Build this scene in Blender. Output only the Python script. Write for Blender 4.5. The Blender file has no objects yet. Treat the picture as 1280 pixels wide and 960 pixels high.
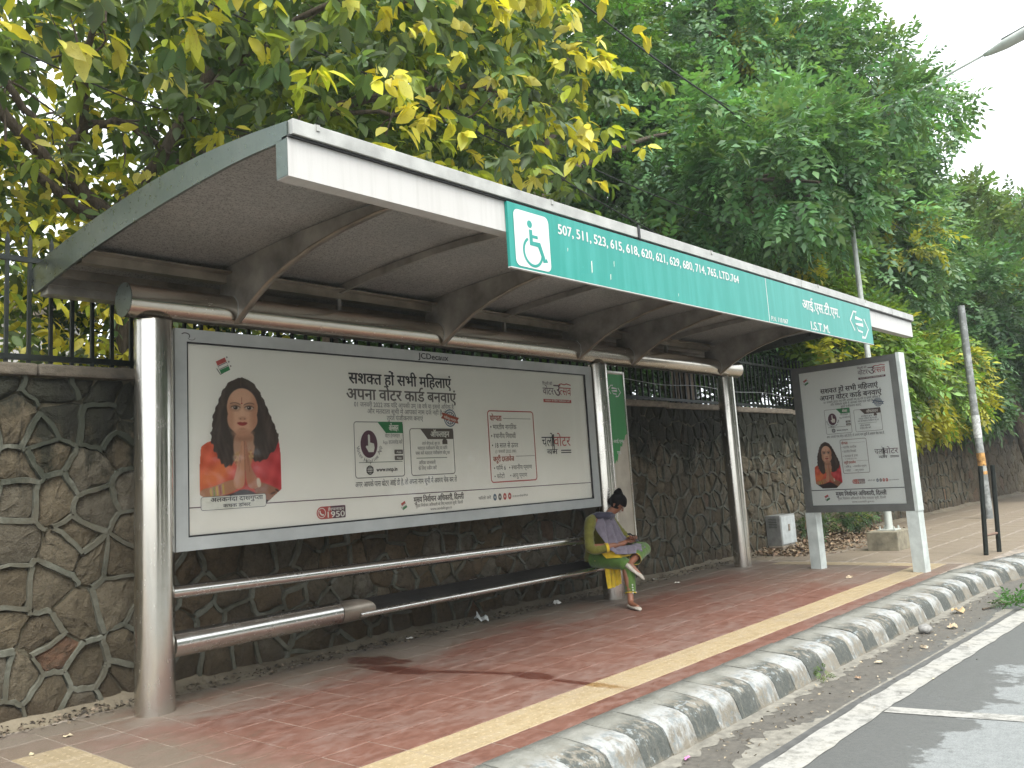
import bpy, bmesh, math, random
import numpy as np
from mathutils import Vector, Matrix, Euler
random.seed(7)
rng = np.random.default_rng(11)
PI = math.pi
C = bpy.context.scene.collection
SC = bpy.context.scene

# ------------------------------------------------------------------ camera
cam_d = bpy.data.cameras.new('camera')
cam = bpy.data.objects.new('camera', cam_d)
C.objects.link(cam)
M = np.array([[0.6565122, -0.7516999, -0.0627622],
              [-0.0686677, -0.1424158, 0.9874221],
              [-0.7511834, -0.6439449, -0.1451152]])   # world -> camera
CAM = Vector((-3.1716, -6.2418, 1.45))
R3 = Matrix(M.T.tolist())
cam.matrix_world = Matrix.Translation(CAM) @ R3.to_4x4()
cam_d.sensor_width = 36.0
cam_d.lens = 36.0 * 1100.0 / 1280.0
cam_d.shift_y = -40.0 / 1280.0
cam_d.clip_start = 0.05
cam_d.clip_end = 900
SC.camera = cam

# ------------------------------------------------------------------ light
SUN_EL, SUN_AZ = math.radians(58), math.radians(-112)     # azimuth measured from +X towards +Y
SC.view_settings.view_transform = 'Standard'
SC.view_settings.look = 'None'
SC.view_settings.exposure = 1.80
SC.view_settings.gamma = 1.0
world = bpy.data.worlds.new('World')
SC.world = world
world.use_nodes = True
nt = world.node_tree
bg = nt.nodes['Background']
sky = nt.nodes.new('ShaderNodeTexSky')
sky.sky_type = 'NISHITA'
sky.sun_disc = False
sky.sun_elevation = SUN_EL
sky.sun_rotation = PI / 2 - SUN_AZ
sky.air_density = 1.0
sky.dust_density = 4.0
sky.ozone_density = 1.0
hs = nt.nodes.new('ShaderNodeHueSaturation')
hs.inputs['Saturation'].default_value = 0.22
mixw = nt.nodes.new('ShaderNodeMix'); mixw.data_type = 'RGBA'
mixw.inputs[0].default_value = 0.62
mixw.inputs[7].default_value = (7.3, 7.75, 8.1, 1)          # even white cloud cover
nt.links.new(sky.outputs[0], hs.inputs['Color'])
nt.links.new(hs.outputs[0], mixw.inputs[6])
nt.links.new(mixw.outputs[2], bg.inputs['Color'])
bg.inputs['Strength'].default_value = 0.115
sun_d = bpy.data.lights.new('sun', 'SUN')
sun_d.energy = 1.5
sun_d.angle = math.radians(42)
sun_d.color = (1.0, 0.97, 0.92)
sun = bpy.data.objects.new('sun', sun_d)
C.objects.link(sun)
sdir = Vector((math.cos(SUN_EL) * math.cos(SUN_AZ), math.cos(SUN_EL) * math.sin(SUN_AZ), math.sin(SUN_EL)))
sun.rotation_euler = sdir.to_track_quat('Z', 'Y').to_euler()
SC.cycles.max_bounces = 6
SC.cycles.transparent_max_bounces = 12
SC.cycles.use_denoising = True

# ------------------------------------------------------------------ object helpers
def tag(o, label=None, cat=None, group=None, kind=None):
    if label: o['label'] = label
    if cat: o['category'] = cat
    if group: o['group'] = group
    if kind: o['kind'] = kind
    return o

def thing(name, label, cat, loc=(0, 0, 0), rotz=0, group=None):
    o = bpy.data.objects.new(name, None)
    C.objects.link(o)
    o.location = loc
    o.rotation_euler = (0, 0, rotz)
    o.empty_display_size = 0.1
    return tag(o, label, cat, group)

def link(name, me, m=None, parent=None):
    o = bpy.data.objects.new(name, me)
    C.objects.link(o)
    if m is not None and len(me.materials) == 0: me.materials.append(m)
    if parent is not None: o.parent = parent
    return o

class MB:
    """collects shapes and links them as ONE mesh object"""
    def __init__(s): s.v = []; s.f = []; s.c = []; s.col = None; s.sm = []
    def add(s, vs, fs, smooth=False):
        n = len(s.v)
        s.v.extend([tuple(p) for p in vs])
        s.f.extend([tuple(i + n for i in f) for f in fs])
        s.sm.extend([smooth] * len(fs))
        if s.col is not None: s.c.extend([s.col] * len(vs))
        else: s.c.extend([(1, 1, 1)] * len(vs))
        return s
    def box(s, a, b, mat=None, bev=0.0):
        (x0, y0, z0), (x1, y1, z1) = a, b
        if bev > 0:
            bm = bmesh.new()
            bmesh.ops.create_cube(bm, size=1)
            for v in bm.verts:
                v.co = Vector(((x0 + x1) / 2 + v.co.x * (x1 - x0), (y0 + y1) / 2 + v.co.y * (y1 - y0), (z0 + z1) / 2 + v.co.z * (z1 - z0)))
            bmesh.ops.bevel(bm, geom=bm.edges[:], offset=bev, segments=2, affect='EDGES', profile=0.6)
            vs = [v.co.copy() for v in bm.verts]; bm.verts.index_update()
            fs = [tuple(v.index for v in f.verts) for f in bm.faces]
            bm.free()
        else:
            vs = [Vector(p) for p in ((x0, y0, z0), (x1, y0, z0), (x1, y1, z0), (x0, y1, z0), (x0, y0, z1), (x1, y0, z1), (x1, y1, z1), (x0, y1, z1))]
            fs = [(0, 3, 2, 1), (4, 5, 6, 7), (0, 1, 5, 4), (1, 2, 6, 5), (2, 3, 7, 6), (3, 0, 4, 7)]
        if mat is not None: vs = [mat @ v for v in vs]
        return s.add(vs, fs)
    def tube(s, pts, rad, n=16, caps=True, smooth=True, flat=1.0, up=None):
        pts = [Vector(p) for p in pts]
        if not hasattr(rad, '__len__'): rad = [rad] * len(pts)
        vs, fs = [], []
        prev = None
        for i, p in enumerate(pts):
            t = (pts[min(i + 1, len(pts) - 1)] - pts[max(i - 1, 0)]).normalized()
            if prev is None:
                ref = Vector(up) if up is not None else (Vector((0, 0, 1)) if abs(t.z) < 0.9 else Vector((1, 0, 0)))
                a = (ref - t * ref.dot(t)).normalized()
            else:
                a = (prev - t * prev.dot(t)).normalized()
            prev = a
            b = t.cross(a)
            for k in range(n):
                an = 2 * PI * k / n
                vs.append(p + (a * math.cos(an) * flat + b * math.sin(an)) * rad[i])
        for i in range(len(pts) - 1):
            for k in range(n):
                k2 = (k + 1) % n
                fs.append((i * n + k, i * n + k2, (i + 1) * n + k2, (i + 1) * n + k))
        s.add(vs, fs, smooth)
        if caps:
            m = len(pts)
            s.add(vs[:n], [tuple(reversed(range(n)))])
            s.add(vs[(m - 1) * n:], [tuple(range(n))])
        return s
    def prism(s, poly, P, w0, w1):
        """poly: 2D outline, P(u,v,w) -> point"""
        n = len(poly)
        vs = [P(u, v, w0) for u, v in poly] + [P(u, v, w1) for u, v in poly]
        fs = [tuple(reversed(range(n))), tuple(range(n, 2 * n))]
        fs += [(i, (i + 1) % n, n + (i + 1) % n, n + i) for i in range(n)]
        return s.add(vs, fs)
    def flat(s, poly, P, w):
        return s.add([P(u, v, w) for u, v in poly], [tuple(range(len(poly)))])
    def mesh(s, name, m=None, colors=False):
        me = bpy.data.meshes.new(name)
        me.from_pydata([tuple(v) for v in s.v], [], s.f)
        me.polygons.foreach_set('use_smooth', s.sm)
        if colors:
            a = me.attributes.new('col', 'FLOAT_COLOR', 'POINT')
            arr = np.ones((len(s.c), 4), dtype=np.float32); arr[:, :3] = np.array(s.c, dtype=np.float32).reshape(-1, 3)
            a.data.foreach_set('color', arr.ravel())
        if m is not None: me.materials.append(m)
        me.update()
        return me
    def build(s, name, m, parent=None, colors=False):
        return link(name, s.mesh(name, m, colors), None, parent)

def np_mesh(name, V, F, m=None, col=None, smooth=False):
    """V (n,3), F (k,3|4) numpy; col (n,3)"""
    me = bpy.data.meshes.new(name)
    V = np.ascontiguousarray(V, dtype=np.float32); F = np.ascontiguousarray(F, dtype=np.int32)
    me.vertices.add(len(V)); me.vertices.foreach_set('co', V.ravel())
    k = F.shape[1]
    me.loops.add(F.size); me.loops.foreach_set('vertex_index', F.ravel())
    me.polygons.add(len(F)); me.polygons.foreach_set('loop_start', np.arange(0, F.size, k, dtype=np.int32))
    me.polygons.foreach_set('loop_total', np.full(len(F), k, dtype=np.int32))
    if smooth: me.polygons.foreach_set('use_smooth', np.ones(len(F), dtype=bool))
    me.update(calc_edges=True)
    if col is not None:
        a = me.attributes.new('col', 'FLOAT_COLOR', 'POINT')
        arr = np.ones((len(V), 4), dtype=np.float32); arr[:, :3] = col
        a.data.foreach_set('color', arr.ravel())
    if m is not None: me.materials.append(m)
    return me

# ------------------------------------------------------------------ materials
class NG:
    def __init__(s, name):
        s.m = bpy.data.materials.new(name); s.m.use_nodes = True
        s.t = s.m.node_tree; s.b = s.t.nodes['Principled BSDF']
        g = s.t.nodes.new('ShaderNodeNewGeometry'); s.pos = g.outputs['Position']
    def n(s, ty, **kw):
        nd = s.t.nodes.new(ty)
        for k, v in kw.items(): setattr(nd, k, v)
        return nd
    def lk(s, a, b): s.t.links.new(a, b)
    def val(s, sock, v):
        if hasattr(v, 'is_linked') or isinstance(v, bpy.types.NodeSocket): s.lk(v, sock)
        else:
            sock.default_value = v
    def vec(s, scale=(1, 1, 1), src=None, loc=(0, 0, 0), rot=(0, 0, 0)):
        mp = s.n('ShaderNodeMapping'); mp.inputs['Scale'].default_value = scale
        mp.inputs['Location'].default_value = loc; mp.inputs['Rotation'].default_value = rot
        s.lk(src or s.pos, mp.inputs[0]); return mp.outputs[0]
    def noise(s, scale=5, detail=4, rough=0.55, vec=None, dist=0.0):
        nd = s.n('ShaderNodeTexNoise'); nd.inputs['Scale'].default_value = scale
        nd.inputs['Detail'].default_value = detail; nd.inputs['Roughness'].default_value = rough
        nd.inputs['Distortion'].default_value = dist
        s.lk(vec or s.pos, nd.inputs['Vector']); return nd.outputs['Fac']
    def ramp(s, fac, stops):
        nd = s.n('ShaderNodeValToRGB'); cr = nd.color_ramp
        while len(cr.elements) < len(stops): cr.elements.new(0.5)
        for e, (p, c) in zip(cr.elements, stops):
            e.position = p; e.color = (*c, 1) if hasattr(c, '__len__') else (c, c, c, 1)
        s.lk(fac, nd.inputs[0]); return nd.outputs[0]
    def mix(s, fac, a, b, mode='MIX'):
        nd = s.n('ShaderNodeMix', data_type='RGBA', blend_type=mode)
        s.val(nd.inputs[0], fac)
        for sock, v in ((nd.inputs[6], a), (nd.inputs[7], b)):
            if isinstance(v, (tuple, list)): sock.default_value = (*v[:3], 1)
            else: s.lk(v, sock)
        return nd.outputs[2]
    def math(s, op, a, b=0.0, clamp=False):
        nd = s.n('ShaderNodeMath', operation=op, use_clamp=clamp)
        s.val(nd.inputs[0], a); s.val(nd.inputs[1], b); return nd.outputs[0]
    def rng(s, v, a, b, c=0.0, d=1.0):
        nd = s.n('ShaderNodeMapRange'); s.lk(v, nd.inputs[0])
        for i, x in enumerate((a, b, c, d)): nd.inputs[i + 1].default_value = x
        return nd.outputs[0]
    def sep(s, src=None):
        nd = s.n('ShaderNodeSeparateXYZ'); s.lk(src or s.pos, nd.inputs[0]); return nd.outputs
    def attr(s, name='col'):
        return s.n('ShaderNodeAttribute', attribute_name=name).outputs['Color']
    def rand(s):
        return s.n('ShaderNodeObjectInfo').outputs['Random']
    def bump(s, h, strength=0.3, dist=0.01):
        nd = s.n('ShaderNodeBump'); nd.inputs['Strength'].default_value = strength
        nd.inputs['Distance'].default_value = dist
        s.lk(h, nd.inputs['Height']); s.lk(nd.outputs[0], s.b.inputs['Normal']); return s
    def set(s, **kw):
        names = dict(base='Base Color', rough='Roughness', metal='Metallic', spec='Specular IOR Level', coat='Coat Weight', coatr='Coat Roughness',
                     trans='Transmission Weight', emis='Emission Color', emis_s='Emission Strength', sheen='Sheen Weight')
        for k, v in kw.items():
            sock = s.b.inputs[names[k]]
            if isinstance(v, (tuple, list)): sock.default_value = (*v[:3], 1)
            else: s.val(sock, v)
        return s

def plain(name, col, rough=0.6, metal=0.0, var=0.12, scale=8, bump=0.0, spec=0.5):
    g = NG(name)
    f = g.noise(scale, 5, 0.6)
    lo = tuple(max(0, c * (1 - var * 1.6)) for c in col); hi = tuple(min(1, c * (1 + var)) for c in col)
    g.set(base=g.ramp(f, [(0.3, lo), (0.7, hi)]), rough=rough, metal=metal, spec=spec)
    if bump: g.bump(g.noise(scale * 6, 4, 0.6), bump, 0.01)
    return g.m

def steel(name, col=(0.55, 0.53, 0.49), rough=0.3, axis=(1, 1, 40), dirt=0.25):
    g = NG(name)
    st = g.noise(6, 3, 0.6, g.vec(axis))
    big = g.noise(1.7, 4, 0.6)
    fine = g.noise(9, 5, 0.7)
    d = g.mix(g.rng(fine, 0.5, 0.85, 0, dirt), col, tuple(c * 0.6 for c in col))
    d = g.mix(g.rng(big, 0.4, 0.75, 0, dirt * 0.6), d, (0.34, 0.31, 0.26))
    r = g.math('ADD', g.rng(st, 0.2, 0.8, rough - 0.07, rough + 0.08), g.rng(fine, 0.5, 0.9, 0, 0.14))
    g.set(base=d, metal=g.rng(big, 0.4, 0.9, 1.0, 0.92), rough=r)
    g.bump(st, 0.06, 0.002)
    return g.m

M_ = {}
M_['steel_v'] = steel('steel_column', (0.60, 0.575, 0.52), 0.20, (14, 14, 0.6), 0.3)
M_['steel_h'] = steel('steel_tube', (0.56, 0.52, 0.455), 0.20, (0.5, 14, 14), 0.35)
M_['steel_rail'] = steel('steel_rail', (0.62, 0.60, 0.56), 0.22, (0.5, 16, 16), 0.2)
M_['steel_roof'] = steel('roof_trim_steel', (0.13, 0.155, 0.14), 0.30, (3, 3, 3), 0.3)
M_['galv'] = plain('galvanised_grey', (0.36, 0.37, 0.36), 0.45, 0.6, 0.18, 7)

g = NG('soffit_sheet')     # finely perforated dark steel sheet
p1 = g.noise(1.3, 4, 0.6, g.vec((0.5, 1.6, 1))); p2 = g.noise(26, 3, 0.6)
v = g.n('ShaderNodeTexVoronoi'); v.inputs['Scale'].default_value = 60; g.lk(g.pos, v.inputs['Vector'])
dots = g.rng(v.outputs['Distance'], 0.25, 0.42, 0.45, 1.0)
b_ = g.mix(p1, (0.33, 0.325, 0.31), (0.57, 0.555, 0.525))
b_ = g.mix(g.rng(p2, 0.35, 0.8, 0, 0.4), b_, (0.06, 0.05, 0.04))
b_ = g.mix(1.0, b_, dots, 'MULTIPLY')
g.set(base=b_, metal=0.55, rough=g.rng(p1, 0.3, 0.7, 0.30, 0.5)); M_['soffit'] = g.m
M_['rib'] = plain('rib_steel', (0.34, 0.32, 0.285), 0.36, 0.6, 0.3, 3)
M_['rib_edge'] = plain('rib_flange_steel', (0.30, 0.26, 0.21), 0.38, 0.75, 0.25, 4)

g = NG('fascia_white_paint')
x = g.noise(3, 5, 0.6, g.vec((9, 1, 0.35)))
b_ = g.mix(g.rng(x, 0.5, 0.75, 0, 0.4), (0.43, 0.42, 0.40), (0.30, 0.285, 0.262))
b_ = g.mix(g.rng(g.noise(1.1, 3), 0.45, 0.75, 0, 0.35), b_, (0.365, 0.345, 0.315))
g.set(base=b_, rough=0.42); M_['white'] = g.m
M_['lip'] = plain('gutter_lip_paint', (0.36, 0.36, 0.335), 0.4, 0.25, 0.18, 5)

def faded(name, col, fade, amt=0.5):
    g = NG(name)
    x = g.noise(2.2, 6, 0.65, g.vec((5, 1, 0.5)))
    b = g.mix(g.rng(x, 0.42, 0.72, 0, amt), col, fade)
    b = g.mix(g.rng(g.noise(40, 3, 0.7), 0.66, 0.78, 0, 0.35), b, tuple(min(1, c * 1.6) for c in fade))
    g.set(base=b, rough=0.38, spec=0.4); return g.m
M_['teal'] = faded('teal_sign_face', (0.011, 0.21, 0.172), (0.036, 0.27, 0.235), 0.8)
M_['green'] = faded('green_route_face', (0.020, 0.22, 0.045), (0.05, 0.28, 0.09), 0.4)
M_['signwhite'] = plain('sign_white_vinyl', (0.52, 0.52, 0.505), 0.45, 0, 0.08, 9)
M_['frame'] = plain('billboard_frame_paint', (0.40, 0.42, 0.41), 0.38, 0.25, 0.1, 3)
M_['boardframe'] = plain('dark_board_frame_paint', (0.115, 0.120, 0.112), 0.42, 0.2, 0.15, 4)
M_['boardleg'] = plain('pale_board_leg_paint', (0.46, 0.50, 0.475), 0.5, 0.0, 0.14, 6)
M_['black'] = plain('black_rubber_and_shade', (0.012, 0.012, 0.012), 0.5)

def paper(name, col, wrinkle=0.2):
    g = NG(name)
    a = g.noise(1.4, 5, 0.6); bb = g.noise(9, 4, 0.7)
    b = g.mix(g.rng(a, 0.4, 0.75, 0, 0.35), col, tuple(c * 0.86 for c in col))
    b = g.mix(g.rng(bb, 0.62, 0.8, 0, wrinkle), b, (col[0] * 0.92, col[1] * 0.86, col[2] * 0.68))
    g.set(base=b, rough=0.55)
    g.bump(g.noise(3.2, 2, 0.5), 0.12, 0.02); return g.m
M_['paper'] = paper('poster_paper', (0.88, 0.845, 0.765), 0.2)
M_['paper2'] = paper('board_poster_paper', (0.84, 0.87, 0.83), 0.08)
def ink(name, col): 
    m = plain(name, col, 0.55, 0, 0.08, 12); return m
INK = dict(dark=ink('ink_dark', (0.055, 0.045, 0.045)), mid=ink('ink_brown_grey', (0.16, 0.135, 0.12)), pale=ink('ink_pale_grey', (0.30, 0.26, 0.23)),
           red=ink('ink_red', (0.50, 0.10, 0.085)), orange=ink('ink_saffron', (0.42, 0.10, 0.06)), green=ink('ink_green', (0.05, 0.24, 0.09)),
           brown=ink('ink_brown', (0.13, 0.10, 0.085)), plum=ink('ink_plum', (0.13, 0.06, 0.08)), cream=ink('ink_cream', (0.78, 0.755, 0.67)),
           blue=ink('ink_blue_grey', (0.12, 0.16, 0.22)), black=ink('ink_black', (0.02, 0.02, 0.022)), greenline=ink('ink_olive_line', (0.20, 0.22, 0.15)))
g = NG('portrait_print'); g.set(base=g.attr(), rough=0.55); M_['portrait'] = g.m

g = NG('thin_glass')
t = g.t; out = t.nodes['Material Output']
tr = g.n('ShaderNodeBsdfTransparent'); gl = g.n('ShaderNodeBsdfGlossy'); gl.inputs['Roughness'].default_value = 0.03
tr.inputs[0].default_value = (0.985, 0.99, 0.985, 1)
fr = g.n('ShaderNodeFresnel'); fr.inputs[0].default_value = 1.42
ms = g.n('ShaderNodeMixShader'); g.lk(fr.outputs[0], ms.inputs[0]); g.lk(tr.outputs[0], ms.inputs[1]); g.lk(gl.outputs[0], ms.inputs[2])
g.lk(ms.outputs[0], out.inputs[0]); t.nodes.remove(g.b); M_['glass'] = g.m

# stone, mortar
g = NG('wall_stone')
c0 = g.mix(0.50, g.attr(), (0.135, 0.112, 0.074)); n1 = g.noise(7, 6, 0.65); n2 = g.noise(38, 5, 0.7); sx = g.sep()
b_ = g.mix(g.rng(n1, 0.32, 0.75, 0, 0.7), c0, (0.070, 0.056, 0.034))
b_ = g.mix(g.rng(n2, 0.5, 0.8, 0, 0.5), b_, (0.15, 0.128, 0.085))
b_ = g.mix(g.rng(g.noise(16, 5, 0.7), 0.5, 0.66, 0, 0.6), b_, (0.06, 0.05, 0.034))
b_ = g.mix(g.rng(g.noise(95, 3, 0.7), 0.5, 0.8, 0, 0.5), b_, (0.035, 0.03, 0.02))
al = g.noise(2.6, 6, 0.72, g.vec((1.6, 1, 0.8)))
hz = g.rng(sx[2], 0.9, 2.35, -0.30, 0.30)
lx = g.rng(sx[0], 2.0, 6.5, -0.13, 0.02)
algf = g.rng(g.math('ADD', g.math('ADD', al, lx), hz), 0.46, 0.60, 0, 0.93)
b_ = g.mix(algf, b_, (0.030, 0.032, 0.022))
lowd = g.rng(g.math('ADD', g.noise(3.2, 5, 0.7), g.rng(sx[2], 0.0, 0.45, 0.32, -0.3)), 0.52, 0.72, 0, 0.65)
b_ = g.mix(lowd, b_, (0.075, 0.055, 0.035))
stk = g.noise(5.5, 7, 0.75, g.vec((1.6, 1, 0.22)))
b_ = g.mix(g.rng(g.math('ADD', stk, g.rng(sx[2], 0.5, 2.4, -0.16, 0.10)), 0.55, 0.63, 0, 0.75), b_, (0.024, 0.024, 0.018))
g.set(base=b_, rough=0.9, spec=0.2)
g.bump(g.math('ADD', g.math('MULTIPLY', g.noise(13, 7, 0.72), 1.8), g.noise(70, 5, 0.75)), 1.0, 0.030); M_['stone'] = g.m
g = NG('mortar_joint')
n1 = g.noise(5, 6, 0.65); sx = g.sep()
b_ = g.ramp(n1, [(0.3, (0.055, 0.056, 0.042)), (0.5, (0.11, 0.112, 0.088)), (0.7, (0.155, 0.155, 0.125))])
al = g.noise(2.6, 6, 0.72, g.vec((1.6, 1, 0.8)))
algf = g.rng(g.math('ADD', al, g.rng(sx[2], 0.9, 2.35, -0.34, 0.30)), 0.46, 0.60, 0, 0.9)
b_ = g.mix(g.rng(g.noise(3.4, 7, 0.75), 0.42, 0.58, 0, 0.8), b_, (0.075, 0.068, 0.048))
b_ = g.mix(algf, b_, (0.03, 0.034, 0.024))
stk = g.noise(5.5, 7, 0.75, g.vec((1.6, 1, 0.22)))
b_ = g.mix(g.rng(g.math('ADD', stk, g.rng(sx[2], 0.5, 2.4, -0.16, 0.10)), 0.55, 0.63, 0, 0.7), b_, (0.035, 0.037, 0.028))
g.set(base=b_, rough=0.92, spec=0.2); g.bump(g.noise(50, 5, 0.7), 0.6, 0.01); M_['mortar'] = g.m
g = NG('wall_core')
b_ = g.ramp(g.noise(9, 6, 0.7), [(0.3, (0.05, 0.045, 0.03)), (0.7, (0.13, 0.115, 0.08))])
g.set(base=b_, rough=0.95, spec=0.1); g.bump(g.noise(30, 5, 0.7), 0.9, 0.02); M_['core'] = g.m
g = NG('coping_cement')
b_ = g.ramp(g.noise(6, 6, 0.7, g.vec((1, 1, 3))), [(0.3, (0.10, 0.085, 0.06)), (0.6, (0.24, 0.20, 0.155)), (0.8, (0.30, 0.26, 0.20))])
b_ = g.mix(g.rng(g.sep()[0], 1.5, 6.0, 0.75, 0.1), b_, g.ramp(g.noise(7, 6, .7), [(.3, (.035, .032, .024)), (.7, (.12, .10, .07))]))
g.set(base=b_, rough=0.95); g.bump(g.noise(24, 6, 0.75), 0.9, 0.02); M_['coping'] = g.m

# pavement tiles: worn red, dust, wet stains with their own outlines
def pave(name, kind):
    g = NG(name); sx = g.sep(); X, Y = sx[0], sx[1]
    big = g.noise(0.9, 6, 0.65, g.vec((0.7, 1.3, 1))); med = g.noise(8, 10, 0.8, g.vec((0.7, 1.3, 1))); fine = g.noise(80, 6, 0.85, g.vec((0.7, 1.1, 1)))
    scr = g.noise(30, 10, 0.85, g.vec((0.45, 1.2, 1), rot=(0, 0, 0.3)))
    scr2 = g.noise(15, 8, 0.8, g.vec((1.5, 0.35, 1), rot=(0, 0, 0.5)))
    if kind == 'red':
        b = g.ramp(med, [(0.36, (0.080, 0.031, 0.019)), (0.5, (0.128, 0.054, 0.035)), (0.64, (0.168, 0.086, 0.063))])
        b = g.mix(g.rng(g.rand(), 0, 1, 0, 0.25), b, (0.17, 0.085, 0.06))
    elif kind == 'yellow':
        b = g.ramp(med, [(0.3, (0.22, 0.165, 0.088)), (0.5, (0.30, 0.235, 0.135)), (0.72, (0.35, 0.29, 0.19))])
        b = g.mix(g.rng(g.noise(70, 4, 0.7), 0.57, 0.75, 0, 0.5), b, (0.17, 0.115, 0.05))
    else:
        b = g.ramp(med, [(0.3, (0.15, 0.115, 0.078)), (0.5, (0.21, 0.165, 0.115)), (0.7, (0.26, 0.215, 0.155))])
    dust = g.ramp(fine, [(0.35, (0.095, 0.083, 0.060)), (0.65, (0.165, 0.146, 0.110))])
    edge = g.math('ADD', g.rng(big, 0.2, 0.8, -0.75, 0.75), g.rng(med, 0.3, 0.7, -0.3, 0.3))
    wallw = g.rng(g.math('ADD', Y, edge), -0.55, 0.15, 0.0, 0.92)
    farw = g.rng(g.math('ADD', X, g.math('MULTIPLY', edge, 3.0)), 6.0, 10.0, 0.0, 0.75)
    leftw = g.rng(g.math('ADD', X, edge), -0.75, -0.1, 0.75, 0.0)
    w = g.math('MAXIMUM', g.math('MAXIMUM', wallw, leftw), farw)
    if kind == 'yellow': w = g.math('MULTIPLY', w, 0.4)
    if kind == 'brown': w = g.math('MULTIPLY', w, 0.5)
    b = g.mix(w, b, dust)
    k = 0.9 if kind == 'red' else 0.45
    grey = g.rng(g.math('ADD', g.math('MULTIPLY', big, 0.8), g.math('MULTIPLY', med, 0.9)), 0.80, 1.08, 0, 0.75 * k)
    b = g.mix(grey, b, g.ramp(fine, [(0.35, (0.125, 0.092, 0.077)), (0.65, (0.20, 0.16, 0.138))]))
    b = g.mix(g.rng(scr, 0.60, 0.68, 0, 0.75 * k), b, (0.36, 0.30, 0.26))
    b = g.mix(g.rng(scr2, 0.63, 0.70, 0, 0.5 * k), b, (0.33, 0.27, 0.23))
    b = g.mix(g.rng(scr, 0.30, 0.38, 0.55, 0), b, (0.06, 0.032, 0.022))
    b = g.mix(g.rng(fine, 0.58, 0.75, 0, 0.4), b, (0.075, 0.055, 0.04))
    rough = g.rng(med, 0.3, 0.7, 0.5, 0.8)
    edge2 = g.math('ADD', g.rng(g.noise(3.0, 6, 0.7), 0.25, 0.75, -0.40, 0.40), g.rng(g.noise(22, 5, 0.75), 0.3, 0.7, -0.16, 0.16))
    mask = None
    for (cx, cy, rx, ry, ro) in ((1.93, -0.12, 0.17, 0.34, 0.15), (1.76, -0.58, 0.12, 0.44, 0.05), (1.93, -1.20, 0.055, 0.46, 0.30), (2.06, -1.78, 0.09, 0.26, 0.0), (2.03, -2.25, 0.05, 0.42, 0.0)):
        mp = g.vec((1 / rx, 1 / ry, 1), src=g.vec((1, 1, 0), loc=(-cx * math.cos(-ro) + cy * math.sin(-ro), -cx * math.sin(-ro) - cy * math.cos(-ro), 0), rot=(0, 0, -ro)))
        ln = g.n('ShaderNodeVectorMath', operation='LENGTH'); g.lk(mp, ln.inputs[0])
        d = g.math('SUBTRACT', 1.0, g.math('ADD', ln.outputs['Value'], edge2))
        mask = d if mask is None else g.math('MAXIMUM', mask, d)
    wet = g.rng(mask, -0.05, 0.22, 0, 0.92)
    damp = g.rng(mask, -0.7, 0.2, 0, 0.5)
    b = g.mix(damp, b, g.mix(1.0, b, (0.72, 0.60, 0.55), 'MULTIPLY'))
    b = g.mix(wet, b, g.mix(0.75, b, (0.060, 0.012, 0.006)) if kind == 'red' else (0.20, 0.12, 0.045))
    rough = g.mix(wet, rough, (0.25, 0.25, 0.25))
    g.set(base=b, rough=rough, spec=0.4)
    g.bump(g.math('ADD', g.math('MULTIPLY', med, 1.5), g.math('ADD', fine, scr)), 0.5, 0.006)
    return g.m
M_['tile_red'] = pave('red_paving_tile', 'red')
M_['tile_yellow'] = pave('yellow_tactile_tile', 'yellow')
M_['tile_far'] = pave('brown_paving_tile', 'brown')
M_['grout'] = plain('pale_joint_sand', (0.24, 0.205, 0.165), 0.9, 0, 0.35, 9)

def kerbm(name, white):
    g = NG(name); sx = g.sep()
    n1 = g.noise(9, 7, 0.74, g.vec((1.6, 1, 0.6))); n2 = g.noise(34, 4, 0.7); n3 = g.noise(2.1, 4, 0.6)
    conc = g.ramp(g.noise(6, 6, 0.7), [(0.3, (0.115, 0.105, 0.082)), (0.7, (0.205, 0.188, 0.15))])
    nose = g.rng(sx[2], -0.11, -0.045, 0.0, 1.0)
    if white:
        k = g.math('ADD', g.math('ADD', n1, g.math('MULTIPLY', nose, 0.16)), g.rng(n3, 0.3, 0.7, -0.10, 0.06))
        b = g.mix(g.rng(k, 0.50, 0.64, 0, 0.78), conc, (0.32, 0.335, 0.33))
        b = g.mix(g.rng(g.noise(13, 5, 0.7), 0.53, 0.60, 0, 0.6), b, (0.13, 0.155, 0.16))
    else:
        k = g.math('ADD', g.math('SUBTRACT', n1, g.math('MULTIPLY', nose, 0.10)), g.rng(n3, 0.3, 0.7, -0.06, 0.06))
        b = g.mix(g.rng(k, 0.33, 0.42, 0, 0.95), conc, g.ramp(n2, [(0.3, (0.035, 0.041, 0.036)), (0.7, (0.065, 0.072, 0.065))]))
        chips = g.math('ADD', g.noise(15, 6, 0.75), g.math('MULTIPLY', nose, 0.07))
        b = g.mix(g.rng(chips, 0.62, 0.68, 0, 0.6), b, (0.30, 0.335, 0.34))
    b = g.mix(g.rng(n2, 0.58, 0.75, 0, 0.4), b, (0.12, 0.11, 0.085))
    drip = g.noise(20, 4, 0.7, g.vec((1.5, 1, 0.12)))
    b = g.mix(g.rng(drip, 0.55, 0.72, 0, 0.45), b, (0.22, 0.20, 0.155))
    top = g.rng(g.math('ADD', sx[1], g.rng(n1, 0.3, 0.7, -0.05, 0.05)), -3.11, -3.02, 0.0, 0.9)
    b = g.mix(top, b, g.ramp(g.noise(6, 5), [(0.3, (0.135, 0.135, 0.112)), (0.7, (0.225, 0.225, 0.195))]))
    b = g.mix(g.rng(g.math('ADD', g.noise(5, 5), g.rng(sx[2], -0.21, -0.15, 0.25, -0.2)), 0.5, 0.7, 0, 0.7), b, (0.155, 0.135, 0.10))
    g.set(base=b, rough=0.82); g.bump(g.math('ADD', n1, n2), 0.8, 0.014); return g.m
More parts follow.
